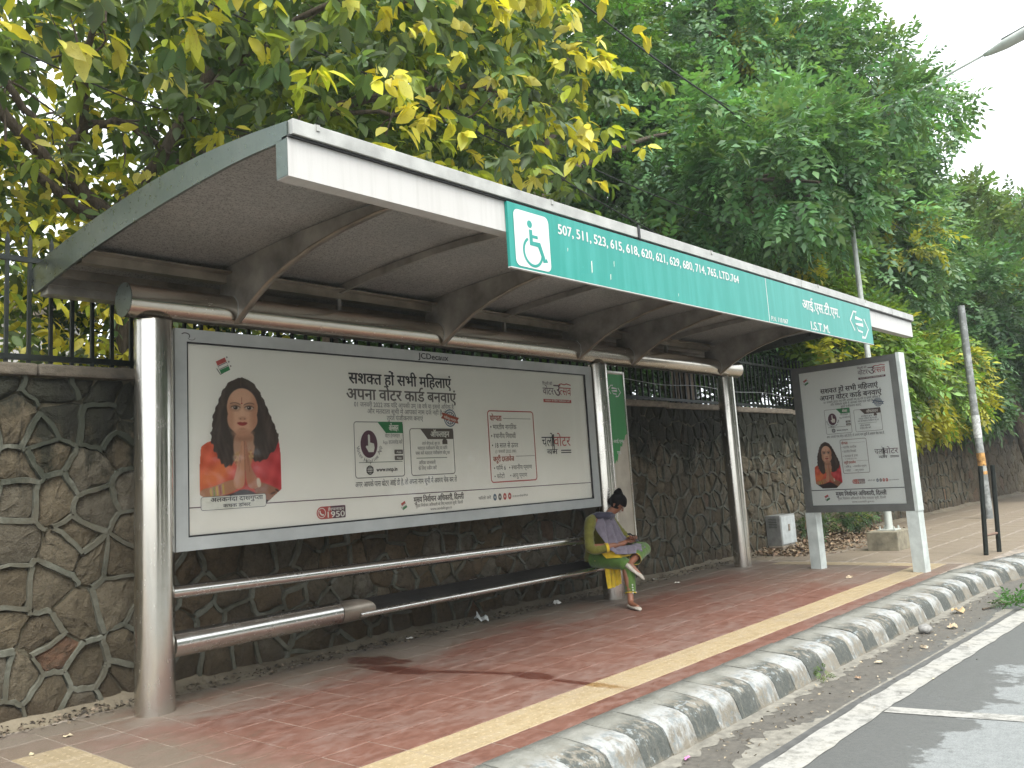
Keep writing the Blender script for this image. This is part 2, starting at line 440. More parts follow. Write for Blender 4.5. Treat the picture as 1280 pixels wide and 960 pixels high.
M_['kerb_w'] = kerbm('white_kerb_paint', True)
M_['kerb_b'] = kerbm('black_kerb_paint', False)

g = NG('asphalt'); sx = g.sep(); X, Y = sx[0], sx[1]
agg = g.math('ADD', g.math('MULTIPLY', g.noise(110, 4, 0.8), .6), g.math('MULTIPLY', g.noise(28, 6, 0.8), .4)); n1 = g.noise(1.0, 6, 0.68); n2 = g.noise(5, 5, 0.7)
b_ = g.ramp(agg, [(0.36, (0.10, 0.108, 0.105)), (0.52, (0.175, 0.186, 0.182)), (0.68, (0.26, 0.27, 0.262))])
damp = g.rng(g.math('ADD', g.math('ADD', g.math('MULTIPLY', n1, 1.5), g.math('MULTIPLY', g.noise(9, 6, 0.75, g.vec((1, .5, 1))), .35)), g.rng(Y, -5.2, -4.0, -0.60, 0.30)), 0.72, 0.76, 0, 0.85)
b_ = g.mix(damp, b_, g.ramp(agg, [(0.3, (0.045, 0.047, 0.043)), (0.8, (0.10, 0.10, 0.092))]))
dirt = g.rng(g.math('ADD', n2, g.rng(Y, -4.1, -3.45, -0.5, 0.45)), 0.40, 0.62, 0, 0.85)
b_ = g.mix(dirt, b_, g.ramp(g.noise(22, 5, 0.7), [(0.3, (0.055, 0.050, 0.041)), (0.7, (0.125, 0.113, 0.092))]))
crack = g.noise(2.4, 6, 0.7)
g.set(base=b_, rough=g.rng(damp, 0, 1, 0.85, 0.55)); g.bump(g.math('ADD', agg, g.noise(30, 3)), 0.5, 0.006); M_['asphalt'] = g.m
g = NG('road_line_paint')
b_ = g.mix(g.rng(g.noise(11, 7, 0.75), 0.47, 0.62, 0, 0.75), (0.29, 0.285, 0.26), (0.105, 0.104, 0.092))
b_ = g.mix(g.rng(g.noise(2, 3), 0.5, 0.8, 0, 0.4), b_, (0.36, 0.34, 0.28))
g.set(base=b_, rough=0.75); g.bump(g.noise(90, 3), 0.4, 0.004); M_['line'] = g.m
M_['silt'] = plain('dried_silt', (0.185, 0.175, 0.145), 0.95, 0, 0.25, 14, 0.4)
M_['tarline'] = plain('tar_line', (0.075, 0.075, 0.07), 0.7, 0, 0.2, 14)
g = NG('soil_ground')
b_ = g.ramp(g.noise(1.5, 6, 0.7), [(0.3, (0.09, 0.075, 0.05)), (0.7, (0.19, 0.16, 0.11))]); g.set(base=b_, rough=0.95); g.bump(g.noise(18, 5), 0.6, 0.03); M_['soil'] = g.m

# foliage
def leafm(name, transl=0.35, tint=(1, 1, 1), rough=0.45, spots=False):
    g = NG(name)
    c = g.attr()
    n = g.noise(2.2, 3, 0.6)
    c = g.mix(g.rng(n, 0.3, 0.75, 0.0, 0.35), c, g.mix(1.0, c, (0.62, 0.70, 0.62), 'MULTIPLY'))
    if spots:
        c = g.mix(g.rng(g.noise(60, 4, 0.7), 0.58, 0.72, 0, 0.6), c, (0.16, 0.09, 0.03))
    g.set(base=c, rough=rough, spec=0.35)
    out = g.t.nodes['Material Output']
    tl = g.n('ShaderNodeBsdfTranslucent')
    tc = g.mix(1.0, c, (1.35, 1.25, 0.55), 'MULTIPLY')
    g.lk(tc, tl.inputs[0])
    ms = g.n('ShaderNodeMixShader'); ms.inputs[0].default_value = transl
    g.lk(g.b.outputs[0], ms.inputs[1]); g.lk(tl.outputs[0], ms.inputs[2]); g.lk(ms.outputs[0], out.inputs[0])
    return g.m
M_['leaf'] = leafm('broad_leaf', 0.42, spots=True)
M_['leaf_far'] = leafm('compound_leaf', 0.33)
g = NG('bark')
b_ = g.ramp(g.noise(9, 6, 0.7, g.vec((3, 3, 0.7))), [(0.3, (0.035, 0.027, 0.018)), (0.7, (0.13, 0.10, 0.07))])
g.set(base=b_, rough=0.92); g.bump(g.noise(14, 6, 0.7, g.vec((4, 4, 0.8))), 0.9, 0.03); M_['bark'] = g.m
M_['iron'] = plain('black_iron_paint', (0.010, 0.014, 0.011), 0.5, 0.3, 0.3, 9)
M_['irongreen'] = plain('dark_green_iron_paint', (0.015, 0.035, 0.025), 0.5, 0.2, 0.3, 9)
M_['post'] = plain('concrete_post', (0.26, 0.20, 0.155), 0.9, 0, 0.25, 11, 0.4)
M_['wire'] = plain('cable_sheath', (0.02, 0.02, 0.02), 0.6)
M_['palewire'] = plain('pale_wire', (0.35, 0.36, 0.36), 0.5, 0.5)
# ================================================================== GROUND
def kcurve(x): return 0.0 if x < 8 else -0.045 * (x - 8) ** 2
tag(MB().add([(-120, -120, -0.23), (220, -120, -0.23), (220, 160, -0.23), (-120, 160, -0.23)], [(0, 1, 2, 3)]).build('ground', M_['soil']), kind='structure')
xs = [-40, -10, 0, 4, 8, 9, 10, 11, 12, 13, 14, 15, 16, 17, 18]
mb = MB()
vs, fs = [], []
for i, x in enumerate(xs): vs += [(x, -3.2 + kcurve(x), -0.2), (x, -15, -0.2)]
for i in range(len(xs) - 1): fs.append((2 * i, 2 * i + 1, 2 * i + 3, 2 * i + 2))
mb.add(vs, fs)
mb.add([(18, -7.7, -0.2), (18, -15, -0.2), (200, -15, -0.2), (200, -7.7, -0.2)], [(0, 1, 2, 3)])
road = tag(mb.build('road', M_['asphalt']), kind='structure')

def ribbon(rows, z):      # rows: (x, y0, y1)
    vs, fs = [], []
    for r in rows: vs += [(r[0], r[1], z), (r[0], r[2], z)]
    for i in range(len(rows) - 1): fs.append((2 * i, 2 * i + 1, 2 * i + 3, 2 * i + 2))
    return vs, fs
def edge_y(x): return float(np.interp(x, [-3, 3, 7.4, 12, 40], [-3.82, -3.82, -3.95, -4.15, -6.0]))
rows = []
x = -8.0
while x < 40:
    rows.append((x, edge_y(x) + random.uniform(-.006, .006), edge_y(x) - 0.195 + random.uniform(-.008, .008))); x += 0.12 if x < 9 else 0.8
tag(MB().add(*ribbon(rows, -0.195)).build('edge_line_marking', M_['line']), kind='structure')
rows = []
for k in range(60):
    t = k * 0.13
    rows.append((t, 0, 0))
vs, fs = [], []
for k in range(66):
    t = k * 0.12; j = random.uniform(-.006, .006)
    xa = 2.925 + 0.19 * t; vs += [(xa + j, -4.02 - t, -0.1955), (xa + 0.145 + j, -4.02 - t, -0.1955)]
for k in range(65): fs.append((2 * k, 2 * k + 1, 2 * k + 3, 2 * k + 2))
tag(MB().add(vs, fs).build('cross_line_marking', M_['line']), kind='structure')
rows = []
x = -4.0
while x < 9:
    rows.append((x, edge_y(x) + 0.062, edge_y(x) + 0.004)); x += 0.3
tag(MB().add(*ribbon(rows, -0.1965)).build('tar_joint', M_['tarline']), kind='structure')
# dried silt lying against the tar joint, ragged on the kerb side
rows = []
x = -2.0
while x < 7.4:
    w = 0.02 + 0.20 * max(0, math.sin(x * 1.1 + 0.2) * 0.6 + 0.45 * math.sin(x * 3.7) + random.uniform(-.18, .25)) * (1 if x < 5.5 else 0.4)
    rows.append((x, edge_y(x) + 0.064 + w, edge_y(x) + 0.063)); x += 0.045
tag(MB().add(*ribbon(rows, -0.1975)).build('silt_patch', M_['silt']), kind='structure')
rows = []
x = -1.0
while x < 9:
    rows.append((x, -3.28 + kcurve(x), -3.36 - random.uniform(0.0, .08) + kcurve(x))); x += 0.05
tag(MB().add(*ribbon(rows, -0.198)).build('gutter_silt', M_['silt']), kind='structure')

# pavement bed, tiles
xs2 = [-40, 0, 8, 9, 10, 11, 12, 13, 14, 15, 16, 17, 18]
vs, fs = [], []
for x in xs2: vs += [(x, -2.84 + kcurve(x), -0.0035), (x, 0.62, -0.0035)]
for i in range(len(xs2) - 1): fs.append((2 * i, 2 * i + 2, 2 * i + 3, 2 * i + 1))
b_ = MB().add(vs, fs); b_.add([(18, -7.4, -0.0035), (200, -7.4, -0.0035), (200, 0.62, -0.0035), (18, 0.62, -0.0035)], [(0, 1, 2, 3)])
pavement = tag(b_.build('pavement', M_['grout']), kind='structure')

def tile_mesh(name, w, d, m, bumps=False):
    b = MB(); h = 0.03; e = 0.004
    vs = [(-w / 2, -d / 2, -h), (w / 2, -d / 2, -h), (w / 2, d / 2, -h), (-w / 2, d / 2, -h),
          (-w / 2, -d / 2, -e), (w / 2, -d / 2, -e), (w / 2, d / 2, -e), (-w / 2, d / 2, -e),
          (-w / 2 + e, -d / 2 + e, 0), (w / 2 - e, -d / 2 + e, 0), (w / 2 - e, d / 2 - e, 0), (-w / 2 + e, d / 2 - e, 0)]
    fs = [(0, 1, 5, 4), (1, 2, 6, 5), (2, 3, 7, 6), (3, 0, 4, 7), (4, 5, 9, 8), (5, 6, 10, 9), (6, 7, 11, 10), (7, 4, 8, 11), (8, 9, 10, 11)]
    b.add(vs, fs)
    if bumps:
        for i in range(5):
            for j in range(5):
                cx, cy = -w / 2 + (i + .5) * w / 5, -d / 2 + (j + .5) * d / 5
                r0, r1, hh = 0.017, 0.010, 0.0035
                ring = [(cx + r0 * math.cos(a), cy + r0 * math.sin(a), 0) for a in (PI / 4 + k * PI / 2 * 1 for k in range(4))]
                top = [(cx + r1 * math.cos(a), cy + r1 * math.sin(a), hh) for a in (PI / 4 + k * PI / 2 for k in range(4))]
                b.add(ring + top, [(0, 1, 5, 4), (1, 2, 6, 5), (2, 3, 7, 6), (3, 0, 4, 7), (4, 5, 6, 7)])
    return b.mesh(name, m)
P_ = 0.335
ybounds = [-2.85, -2.64, -2.305] + [-2.305 + P_ * k for k in range(1, 9)]
tm_red = tile_mesh('paving_tile', P_ - .0055, P_ - .0055, M_['tile_red'])
tm_red_n = tile_mesh('paving_tile_narrow', P_ - .004, 0.206, M_['tile_red'])
tm_yel = tile_mesh('tactile_tile', P_ - .005, P_ - .005, M_['tile_yellow'], True)
def tile(name, me, x, y, par, dz=0):
    o = bpy.data.objects.new(name, me); C.objects.link(o)
    o.location = (x, y, dz + random.uniform(-.0015, .0015))
    o.rotation_euler = (random.uniform(-.002, .002), random.uniform(-.002, .002), random.uniform(-.003, .003))
    o.parent = par; return o
red = []
for k in range(-12, 32):
    x = -0.70 + P_ * (k + 0.5)
    for r in range(len(ybounds) - 1):
        y = (ybounds[r] + ybounds[r + 1]) / 2
        if x > 9.69 + .1: continue
        yel = (r == 1) or (k == -1 and r > 1 and r < 8) or (k == 30 and r > 1 and r < 8)
        if yel: tile('tactile_tile', tm_yel, x, y, pavement, 0.001)
        else:
            vis = 0 if x > -1.3 else 50
            red.append((math.hypot(x - CAM.x, y - CAM.y) + vis, x, y, r == 0))
red.sort()
rest = MB()
for i, (dd, x, y, nar) in enumerate(red):
    if i < 298: tile('paving_tile', tm_red_n if nar else tm_red, x, y, pavement)
    else:
        w, d = P_ - .004, (0.206 if nar else P_ - .004); h = random.uniform(-.0015, .0015)
        rest.box((x - w / 2, y - d / 2, -0.03), (x + w / 2, y + d / 2, h))
tag(rest.build('paving_tile_field', M_['tile_red'], pavement), kind='stuff')
# larger brown slabs beyond the shelter, with pale sanded joints
slab = tile_mesh('paving_slab', 0.575, 0.565, M_['tile_far'])
n = 0
for i in range(20):
    for j in range(5):
        x = 9.80 + 0.30 + i * 0.61; y = 0.30 - j * 0.60 - 0.05
        if y - 0.3 < -2.85 + kcurve(x): continue
        tile('paving_slab', slab, x, y, pavement, 0.001); n += 1
    for j in range(5, 12):
        x = 9.80 + 0.30 + i * 0.61; y = 0.25 - j * 0.60
        if y - 0.3 < -2.86 + kcurve(x + .3): continue
        tile('paving_slab', slab, x, y, pavement, 0.001)
tag(MB().add([(22.1, -7.3, 0.001), (150, -7.3, 0.001), (150, 0.6, 0.001), (22.1, 0.6, 0.001)], [(0, 1, 2, 3)]).build('footpath', M_['tile_far']), kind='structure')

# kerb of short blocks, painted in turn
kerb = tag(MB().box((-40, -3.05, -0.3), (8.9, -2.9, -0.03)).build('kerb', M_['core']), kind='structure')
prof = [(0.0, -0.24), (0.0, 0.004), (-0.12, 0.006), (-0.24, -0.004), (-0.330, -0.018), (-0.385, -0.045), (-0.412, -0.085), (-0.455, -0.24)]
def kerb_block(L, seed, m):
    r = random.Random(seed); b = MB(); nx = 5; vs, fs = [], []
    for i in range(nx + 1):
        u = -L / 2 + L * i / nx
        e = 0.012 if i in (0, nx) else 0.0
        for k, (py, pz) in enumerate(prof):
            j = 0.0 if k in (0, 1, 7) else r.uniform(-.006, .006)
            ins = e if k >= 2 and k < 7 else 0
            vs.append((u, py + j + ins * 0.8, pz - ins * 0.7 + j * 0.7))
    K = len(prof)
    for i in range(nx):
        for k in range(K - 1): fs.append((i * K + k, i * K + k + 1, (i + 1) * K + k + 1, (i + 1) * K + k))
    b.add(vs, [tuple(reversed(f)) for f in fs], True)
    b.add(vs[:K], [tuple(range(K))]); b.add(vs[-K:], [tuple(reversed(range(K)))])
    return b.mesh('kerb_block', m)
kw = [kerb_block(0.287, s, M_['kerb_w']) for s in range(6)]
kb = [kerb_block(0.287, s + 10, M_['kerb_b']) for s in range(6)]
for me in kw + kb: me.flip_normals()
x = -3.02; i = 0
while x < 16.5:
    ang = math.atan(-0.09 * (x - 8)) if x > 8 else 0
    me = (kw if i % 2 == 0 else kb)[random.randrange(6)]
    o = bpy.data.objects.new('kerb_block', me); C.objects.link(o); o.parent = kerb
    o.location = (x, -2.853 + kcurve(x), random.uniform(-.005, .005)); o.rotation_euler = (random.uniform(-.012, .012), 0, ang + random.uniform(-.008, .008))
    x += 0.291 * math.cos(ang); i += 1

# ================================================================== WALL
WY = 0.585                      # face of the wall core
wall = thing('stone_wall', 'long rubble stone wall with raised mortar joints running behind the bus shelter', 'wall', (0, WY, 0))
def wpart(mb, name, m, **k):
    o = mb.build(name, m, wall, **k); o.matrix_parent_inverse = wall.matrix_basis.inverted(); return o
wb = MB(); wb.box((-16, WY, -0.3), (60, 1.06, 2.44)); wpart(wb, 'wall_core', M_['core'])
cp = MB()
x = -16.0
while x < 60:
    L = 2.2 if x < 20 else 8
    top = 2.525 + 0.0 - 0.010 * max(0, x); z0 = 2.435 - 0.010 * max(0, x) * 0.2
    cp.box((x, 0.515 + random.uniform(-.006, .006), 2.43 - (0.007 * max(0, x) if x < 13 else .09)), (x + L - 0.008, 1.08, 2.52 - (0.007 * max(0, x) if x < 13 else .09)), None, 0.02); x += L
wpart(cp, 'coping', M_['coping'])

def clip_poly(poly, nx, ny, d):
    out = []
    for i in range(len(poly)):
        a = poly[i]; b = poly[(i + 1) % len(poly)]
        da = a[0] * nx + a[1] * ny - d; db = b[0] * nx + b[1] * ny - d
        if da <= 0: out.append(a)
        if (da < 0 < db) or (db < 0 < da):
            t = da / (da - db); out.append((a[0] + t * (b[0] - a[0]), a[1] + t * (b[1] - a[1])))
    return out
sites = []
def fill(x0, x1, w, h, jit):
    z = -0.02; r = 0
    while z < 2.40:
        hh = h * random.uniform(0.85, 1.15); x = x0 + random.uniform(0, w)
        while x < x1:
            ww = w * random.uniform(0.65, 1.4)
            sites.append((x + ww / 2 + random.uniform(-jit, jit) * w, z + hh / 2 + random.uniform(-jit, jit) * h)); x += ww
        z += hh; r += 1
fill(-3.5, 1.6, 0.25, 0.27, 0.46)
fill(1.6, 5.6, 0.23, 0.25, 0.42)
fill(5.6, 12.5, 0.175, 0.28, 0.38)
fill(12.5, 22, 0.24, 0.30, 0.25)
fill(22, 40, 0.45, 0.34, 0.25)
S = np.array(sites)
cells = []
for i in range(len(S)):
    d2 = ((S - S[i]) ** 2).sum(1); near = np.argsort(d2)[1:15]
    cx, cz = S[i]
    poly = [(cx - .8, max(-.05, -5)), (cx + .8, -.05), (cx + .8, 2.43), (cx - .8, 2.43)]
    poly = [(p[0], min(2.43, max(-.05, p[1]))) for p in poly]
    for j in near:
        nx, ny = S[j] - S[i]; mx, my = (S[j] + S[i]) / 2
        poly = clip_poly(poly, nx, ny, nx * mx + ny * my)
        if len(poly) < 3: break
    if len(poly) >= 3: cells.append((cx, cz, poly))
palette = [(0.165, 0.130, 0.082), (0.205, 0.165, 0.105), (0.25, 0.205, 0.135), (0.20, 0.185, 0.145), (0.22, 0.205, 0.165), (0.12, 0.092, 0.060), (0.27, 0.23, 0.16)]
reds = [(0.27, 0.105, 0.060), (0.23, 0.125, 0.08), (0.32, 0.17, 0.10)]
def stone_geo(cx, cz, poly, far=False):
    P = np.array(poly); cen = P.mean(0); col = random.choice(palette)
    if random.random() < 0.045: col = random.choice(reds)
    if 0.3 < cx < 5.4 and cz < 1.2 and random.random() < .6: col = tuple(np.array(col) * (0.92, 0.76, 0.64))
    col = tuple(np.array(col) * random.uniform(0.66, 1.10) * (1.15 if .3 < cx < 5.6 and cz < 1.2 else 1))  # stones under the billboard brightened in colour, as if better lit
    # resample the outline so that the stone's edge is uneven, never ruler-straight
    pts = []
    for k in range(len(P)):
        a, b = P[k], P[(k + 1) % len(P)]; L = np.hypot(*(b - a))
        pts.append(a + (b - a) * 0.12 if L > .05 else a)
        if L > 0.10 and not far: pts.append(a + (b - a) * 0.5 + rng.normal(0, .006, 2))
        if L > .05: pts.append(a + (b - a) * 0.88)
    P = np.array(pts); v = P - cen; L = np.hypot(v[:, 0], v[:, 1])[:, None] + 1e-6; v = v + rng.normal(0, .006, v.shape)
    outer = cen + v * np.clip((L - 0.004) / L, .3, 1); mid = cen + v * np.clip((L - 0.022) / L, .2, 1) + rng.normal(0, .003, v.shape); inner = cen + v * 0.45 + rng.normal(0, .01, v.shape)
    n = len(P); d = random.uniform(0.018, 0.050); tx, tz = rng.normal(0, .05, 2)
    V = [(p[0], WY + .004, p[1]) for p in outer]
    V += [(p[0], WY - d * 0.72 + rng.normal(0, .003) + tx * (p[0] - cen[0]) + tz * (p[1] - cen[1]), p[1]) for p in mid]
    V += [(p[0], WY - d - rng.uniform(0, .012) + tx * (p[0] - cen[0]) + tz * (p[1] - cen[1]), p[1]) for p in inner]
    V.append((cen[0] + rng.normal(0, .01), WY - d - rng.uniform(0, .016), cen[1]))
    F = []
    for k in range(n):
        k2 = (k + 1) % n
        F += [(k, k2, n + k2, n + k), (n + k, n + k2, 2 * n + k2, 2 * n + k), (2 * n + k, 2 * n + k2, 3 * n)]
    return V, F, col
cells.sort(key=lambda c: math.hypot(c[0] - CAM.x, c[1] - CAM.z) + (100 if c[0] < -0.98 - 0.0 else 0))
rest = MB()
nst = 0
for (cx, cz, poly) in cells:
    hidden = (0.35 < cx * 1.0 < 5.0 and 1.35 < cz < 2.3) and True
    V, F, col = stone_geo(cx, cz, poly, cx > 12)
    if nst < 298 and cx > -1.0 and not hidden:
        b = MB(); b.col = col; b.add(V, F); o = wpart(b, 'stone', M_['stone'], colors=True); nst += 1
    else:
        rest.col = col; rest.add(V, F)
tag(wpart(rest, 'stone_field', M_['stone'], colors=True), kind='stuff')
# raised pointing over the joints
seen = set(); mj = MB()
for (cx, cz, poly) in cells:
    if cx > 24: continue
    for k in range(len(poly)):
        a = np.array(poly[k]); b = np.array(poly[(k + 1) % len(poly)]); L = np.hypot(*(b - a))
        key = (round((a[0] + b[0]) * 50), round((a[1] + b[1]) * 50))
        if L < 0.03 or key in seen or a[1] > 2.41 and b[1] > 2.41 or a[1] < -.03 and b[1] < -.03: continue
        seen.add(key); mx, mz = (a + b) / 2
        near = mx < 5.6
        pr = 0.86 if mx < 1.7 else (0.80 if near else 0.74)
        if mz > 2.05: pr *= 0.45 if mx < 1.7 else 0.18
        elif mz > 1.75 and not near: pr *= 0.45
        vertical = abs(b[1] - a[1]) > 1.3 * abs(b[0] - a[0])
        if mx > 1.7 and vertical: pr *= 0.8
        if random.random() > pr: continue
        w = (0.017 if near else 0.0155) * random.uniform(.65, 1.3) if mx > 1.7 else 0.0175 * random.uniform(.8, 1.3)
        t = (b - a) / L; nn = np.array([-t[1], t[0]]); ns = 4; ph = random.uniform(-1, 1) * 0.016; h = random.uniform(.044, .052)
        V, F = [], []
        for q in range(ns + 1):
            u = q / ns; p = a + (b - a) * u + nn * ph * math.sin(u * PI) + rng.normal(0, .0045, 2); ww = w * random.uniform(.85, 1.15)
            for s_, hh in ((-1.08, 0.012), (-.85, h), (.85, h), (1.08, 0.012)):
                V.append((p[0] + nn[0] * ww * s_, WY - hh - random.uniform(0, .003), p[1] + nn[1] * ww * s_))
        for q in range(ns):
            for s_ in range(3): F.append((q * 4 + s_, q * 4 + s_ + 1, q * 4 + s_ + 5, q * 4 + s_ + 4))
        mj.add(V, F, False)
wpart(mj, 'mortar_joint', M_['mortar'])

# ================================================================== RAILING ON THE WALL
fence = thing('iron_railing', 'tall dark iron bar railing standing on top of the stone wall', 'railing', (0, 0.80, 2.5))
def fpart(mb, name, m):
    o = mb.build(name, m, fence); o.matrix_parent_inverse = fence.matrix_basis.inverted(); return o
bar = MB(); bar.box((-.013, -.013, 0), (.013, .013, 0.98)); bar.add([(-.013, -.013, .98), (.013, -.013, .98), (.013, .013, .98), (-.013, .013, .98), (0, 0, 1.04)], [(0, 1, 4), (1, 2, 4), (2, 3, 4), (3, 0, 4)])
bar_me = bar.mesh('fence_bar', M_['iron'])
for i in range(150):
    x = -3.73 + i * 0.158
    o = bpy.data.objects.new('fence_bar', bar_me); C.objects.link(o); o.parent = fence
    o.location = (x, 0, 0.03 - 0.007 * max(0, min(x, 13))); o.rotation_euler = (0, random.uniform(-.006, .006), 0)
rest = MB()
for i in range(220): x = 20.1 + i * 0.158; rest.box((x - .013, .787, 2.44), (x + .013, .813, 3.42))
tag(fpart(rest, 'fence_bar_row', M_['iron']), kind='stuff')
r1 = MB(); 
for z, t in ((2.605, .022), (3.36, .02)):
    r1.box((-9, .782, z - t), (0, .818, z + t)); 
    r1.add([(0, .782, z - t), (0, .818, z - t), (0, .818, z + t), (0, .782, z + t), (13, .782, z - t - .09), (13, .818, z - t - .09), (13, .818, z + t - .09), (13, .782, z + t - .09)], [(0, 4, 5, 1), (1, 5, 6, 2), (2, 6, 7, 3), (3, 7, 4, 0)])
    r1.box((13, .782, z - t - .09), (56, .818, z + t - .09))
fpart(r1, 'rail', M_['iron'])
for x, w in ((9.16, .055), (9.42, .05), (9.56, .05), (2.35, .06), (-3.2, .06), (16.0, .06)):
    z0 = 2.52 - .007 * max(0, min(x, 13)); p = MB(); p.box((x - w, .86, z0 - .02), (x + w, .86 + 2 * w, z0 + 1.25), None, .008); p.box((x - w - .05, .84, z0 - .01), (x + w + .03, .86 + 2 * w + .02, z0 + .06)); fpart(p, 'post', M_['post'])
pw = MB()
pts = []
for k in range(40):
    x = 5.5 + k * 0.3; pts.append((x, .77, 2.82 - .012 * (x - 5.5) - .02 * math.sin(k * .8)))
pw.tube(pts, .006, 5, False); fpart(pw, 'tie_wire', M_['palewire'])
# ================================================================== LETTERING
HAL, IM, REPH = '\u094d', '\u093f', 'R^'
CONS = set(chr(c) for c in range(0x0915, 0x093a)) | set('क़ख़ग़ज़ड़ढ़फ़य़')
NUKTA = '\u093c'
TEXTS = []
def shape(t):
    """string -> list of (glyph, mode): mode f full, h half, m mirrored top hook (reph)"""
    t = t.replace('ड़', 'ड' + NUKTA)
    out = []; i = 0; n = len(t)
    while i < n:
        c = t[i]
        if c in CONS:
            cl = []; reph = False
            if c == 'र' and i + 2 < n and t[i + 1] == HAL and t[i + 2] in CONS:
                reph = True; i += 2; c = t[i]
            while i + 2 < n and t[i + 1] == HAL and t[i + 2] in CONS and t[i + 2] != 'र':
                cl.append((t[i], 'h')); i += 2
            cl.append((t[i], 'f')); i += 1
            if i < n and t[i] == NUKTA: cl.append((NUKTA, 'f')); i += 1
            if i + 1 < n and t[i] == HAL and t[i + 1] == 'र': cl.append((HAL, 'f')); i += 2
            if i < n and t[i] == IM: cl.insert(0, (IM, 'f')); i += 1
            while i < n and t[i] in 'ािीुूृेैोौंँॉ':
                cl.append((t[i], 'f')); i += 1
                if reph and t[i - 1] in 'ाीो': pass
            if reph: cl.append(('े', 'm'))
            out += cl
        else: out.append((c, 'f')); i += 1
    return out

class Font:
    def __init__(s, bold): s.bold = bold; s.g = {}
    def load(s, chars):
        todo = []
        def cur(body):
            c = bpy.data.curves.new('g', 'FONT'); c.body = body; c.size = 1; c.resolution_u = 3; c.offset = s.bold
            o = bpy.data.objects.new('g', c); C.objects.link(o); return o
        ref = cur('H'); chars = [c for c in chars if c not in s.g and c != ' ']
        for c in chars: todo.append((c, cur(c), cur(c + 'H')))
        bpy.context.view_layer.update(); dg = bpy.context.evaluated_depsgraph_get()
        def get(o):
            e = o.evaluated_get(dg); me = e.to_mesh()
            v = np.array([p.co[:2] for p in me.vertices]).reshape(-1, 2); f = [tuple(p.vertices) for p in me.polygons]
            e.to_mesh_clear(); return v, f
        rv, _ = get(ref); rx = rv[:, 0].max()
        for c, a, b in todo:
            v, f = get(a); w, _ = get(b)
            s.g[c] = (v, f, float(w[:, 0].max() - rx) if len(w) else 0.3)
        for o in [ref] + [x for t in todo for x in t[1:]]:
            cu = o.data; bpy.data.objects.remove(o); bpy.data.curves.remove(cu)
    def layout(s, t):
        x = 0.0; V, F = [], []; nv = 0; lastw = 0.5
        for c, m in shape(t):
            if c == ' ': x += 0.26; continue
            v, f, adv = s.g[c]
            if not len(v): x += adv; continue
            v = v.copy()
            if m == 'm':            # reph: the hook above the headline, mirrored
                cx = (v[:, 0].min() + v[:, 0].max()) / 2; v[:, 0] = 2 * cx - v[:, 0]; f = [tuple(reversed(q)) for q in f]
            if m == 'h':
                lim = adv * (0.70 if c in 'सशखगचजतथधनपबभमयलव' else 0.80)
                v[:, 0] = np.minimum(v[:, 0], lim); adv = lim
            v[:, 0] += x; V.append(v); F += [tuple(i + nv for i in q) for q in f]; nv += len(v); x += adv
        if not V: return np.zeros((0, 2)), []
        return np.vstack(V), F
FR = Font(0.0)
FR_H = {}

def textobj(parent, P, t, u0, u1, v, h, m, bold=False, w=0.004, name='lettering', slant=0.0):
    """writes t between u0 and u1 with its base at v; h = height of a full letter"""
    V, F = FR.layout(t)
    if not len(V): return None
    body = 0.62 if any(0x900 <= ord(c) < 0x980 for c in t) else 0.69
    lo, hi = V[:, 0].min(), V[:, 0].max()
    sx = (u1 - u0) / (hi - lo) if u1 is not None else h / body
    sy = h / body
    X = [P(u0 + (p[0] - lo) * sx, v + p[1] * sy + slant * (p[0] - lo) * sx, w) for p in V]
    b = MB(); b.add(X, F)
    if bold:      # heavier weight: the letters struck again a hair to each side
        n_ = (P(0, 0, 1) - P(0, 0, 0)); uu = (P(1, 0, 0) - P(0, 0, 0))
        for k, (dx, dz) in enumerate(((-.026, .0), (.026, .0), (.0, .016), (.0, -.016))):
            b.add([x + uu * dx * sy + Vector((0, 0, dz * sy)) + n_ * (.00012 * (k + 1)) for x in X], F)
    return b.build(name, m, parent)
ALL = """सशक्त हों सभी महिलाएं अपना वोटर कार्ड बनवाएं 01 जनवरी 2022 तक यदि आपकी उम्र 18 वर्ष या इससे अधिक है और मतदाता सूची में आपका नाम दर्ज नहीं है तो तुरंत पंजीकरण कराएं ऑनलाइन ऑफलाइन वोटर हेल्पलाइन App डाउनलोड करें www.nvsp.in Voter Helpline
अपने बीएलओ, बूथ पर मतदाता पंजीकरण केंद्र पर फॉर्म जमा करें अधिक जानकारी के लिए स्कैन करें अगर आपके पास वोटर आई डी है, तो अपना नाम सूची में अवश्य चेक कर लें योग्यता भारतीय नागरिक स्थानीय निवासी 18 साल से ऊपर (1 जनवरी 2022 तक) जरूरी दस्तावेज फॉर्म 6 स्थानीय प्रमाण फोटो आयु प्रमाण उत्सव चलो बन 1950 मुख्य निर्वाचन अधिकारी, दिल्ली
हेल्पलाइन फॉलो करें अलकनंदा दासगुप्ता कथक डांसर आई.एस.टी.एम. I.S.T.M. P.N. 110 067 507, 511, 523, 615, 618, 620, 621, 629, 680, 714, 765, LTD.764 JCDecaux पंजीकृत दिल्ली के लिए मतदान f www.ceodelhi.gov.in •-:/()"""
FR.load(sorted(set(ALL.replace(' ', '').replace('\n', '')) | {HAL, NUKTA}))

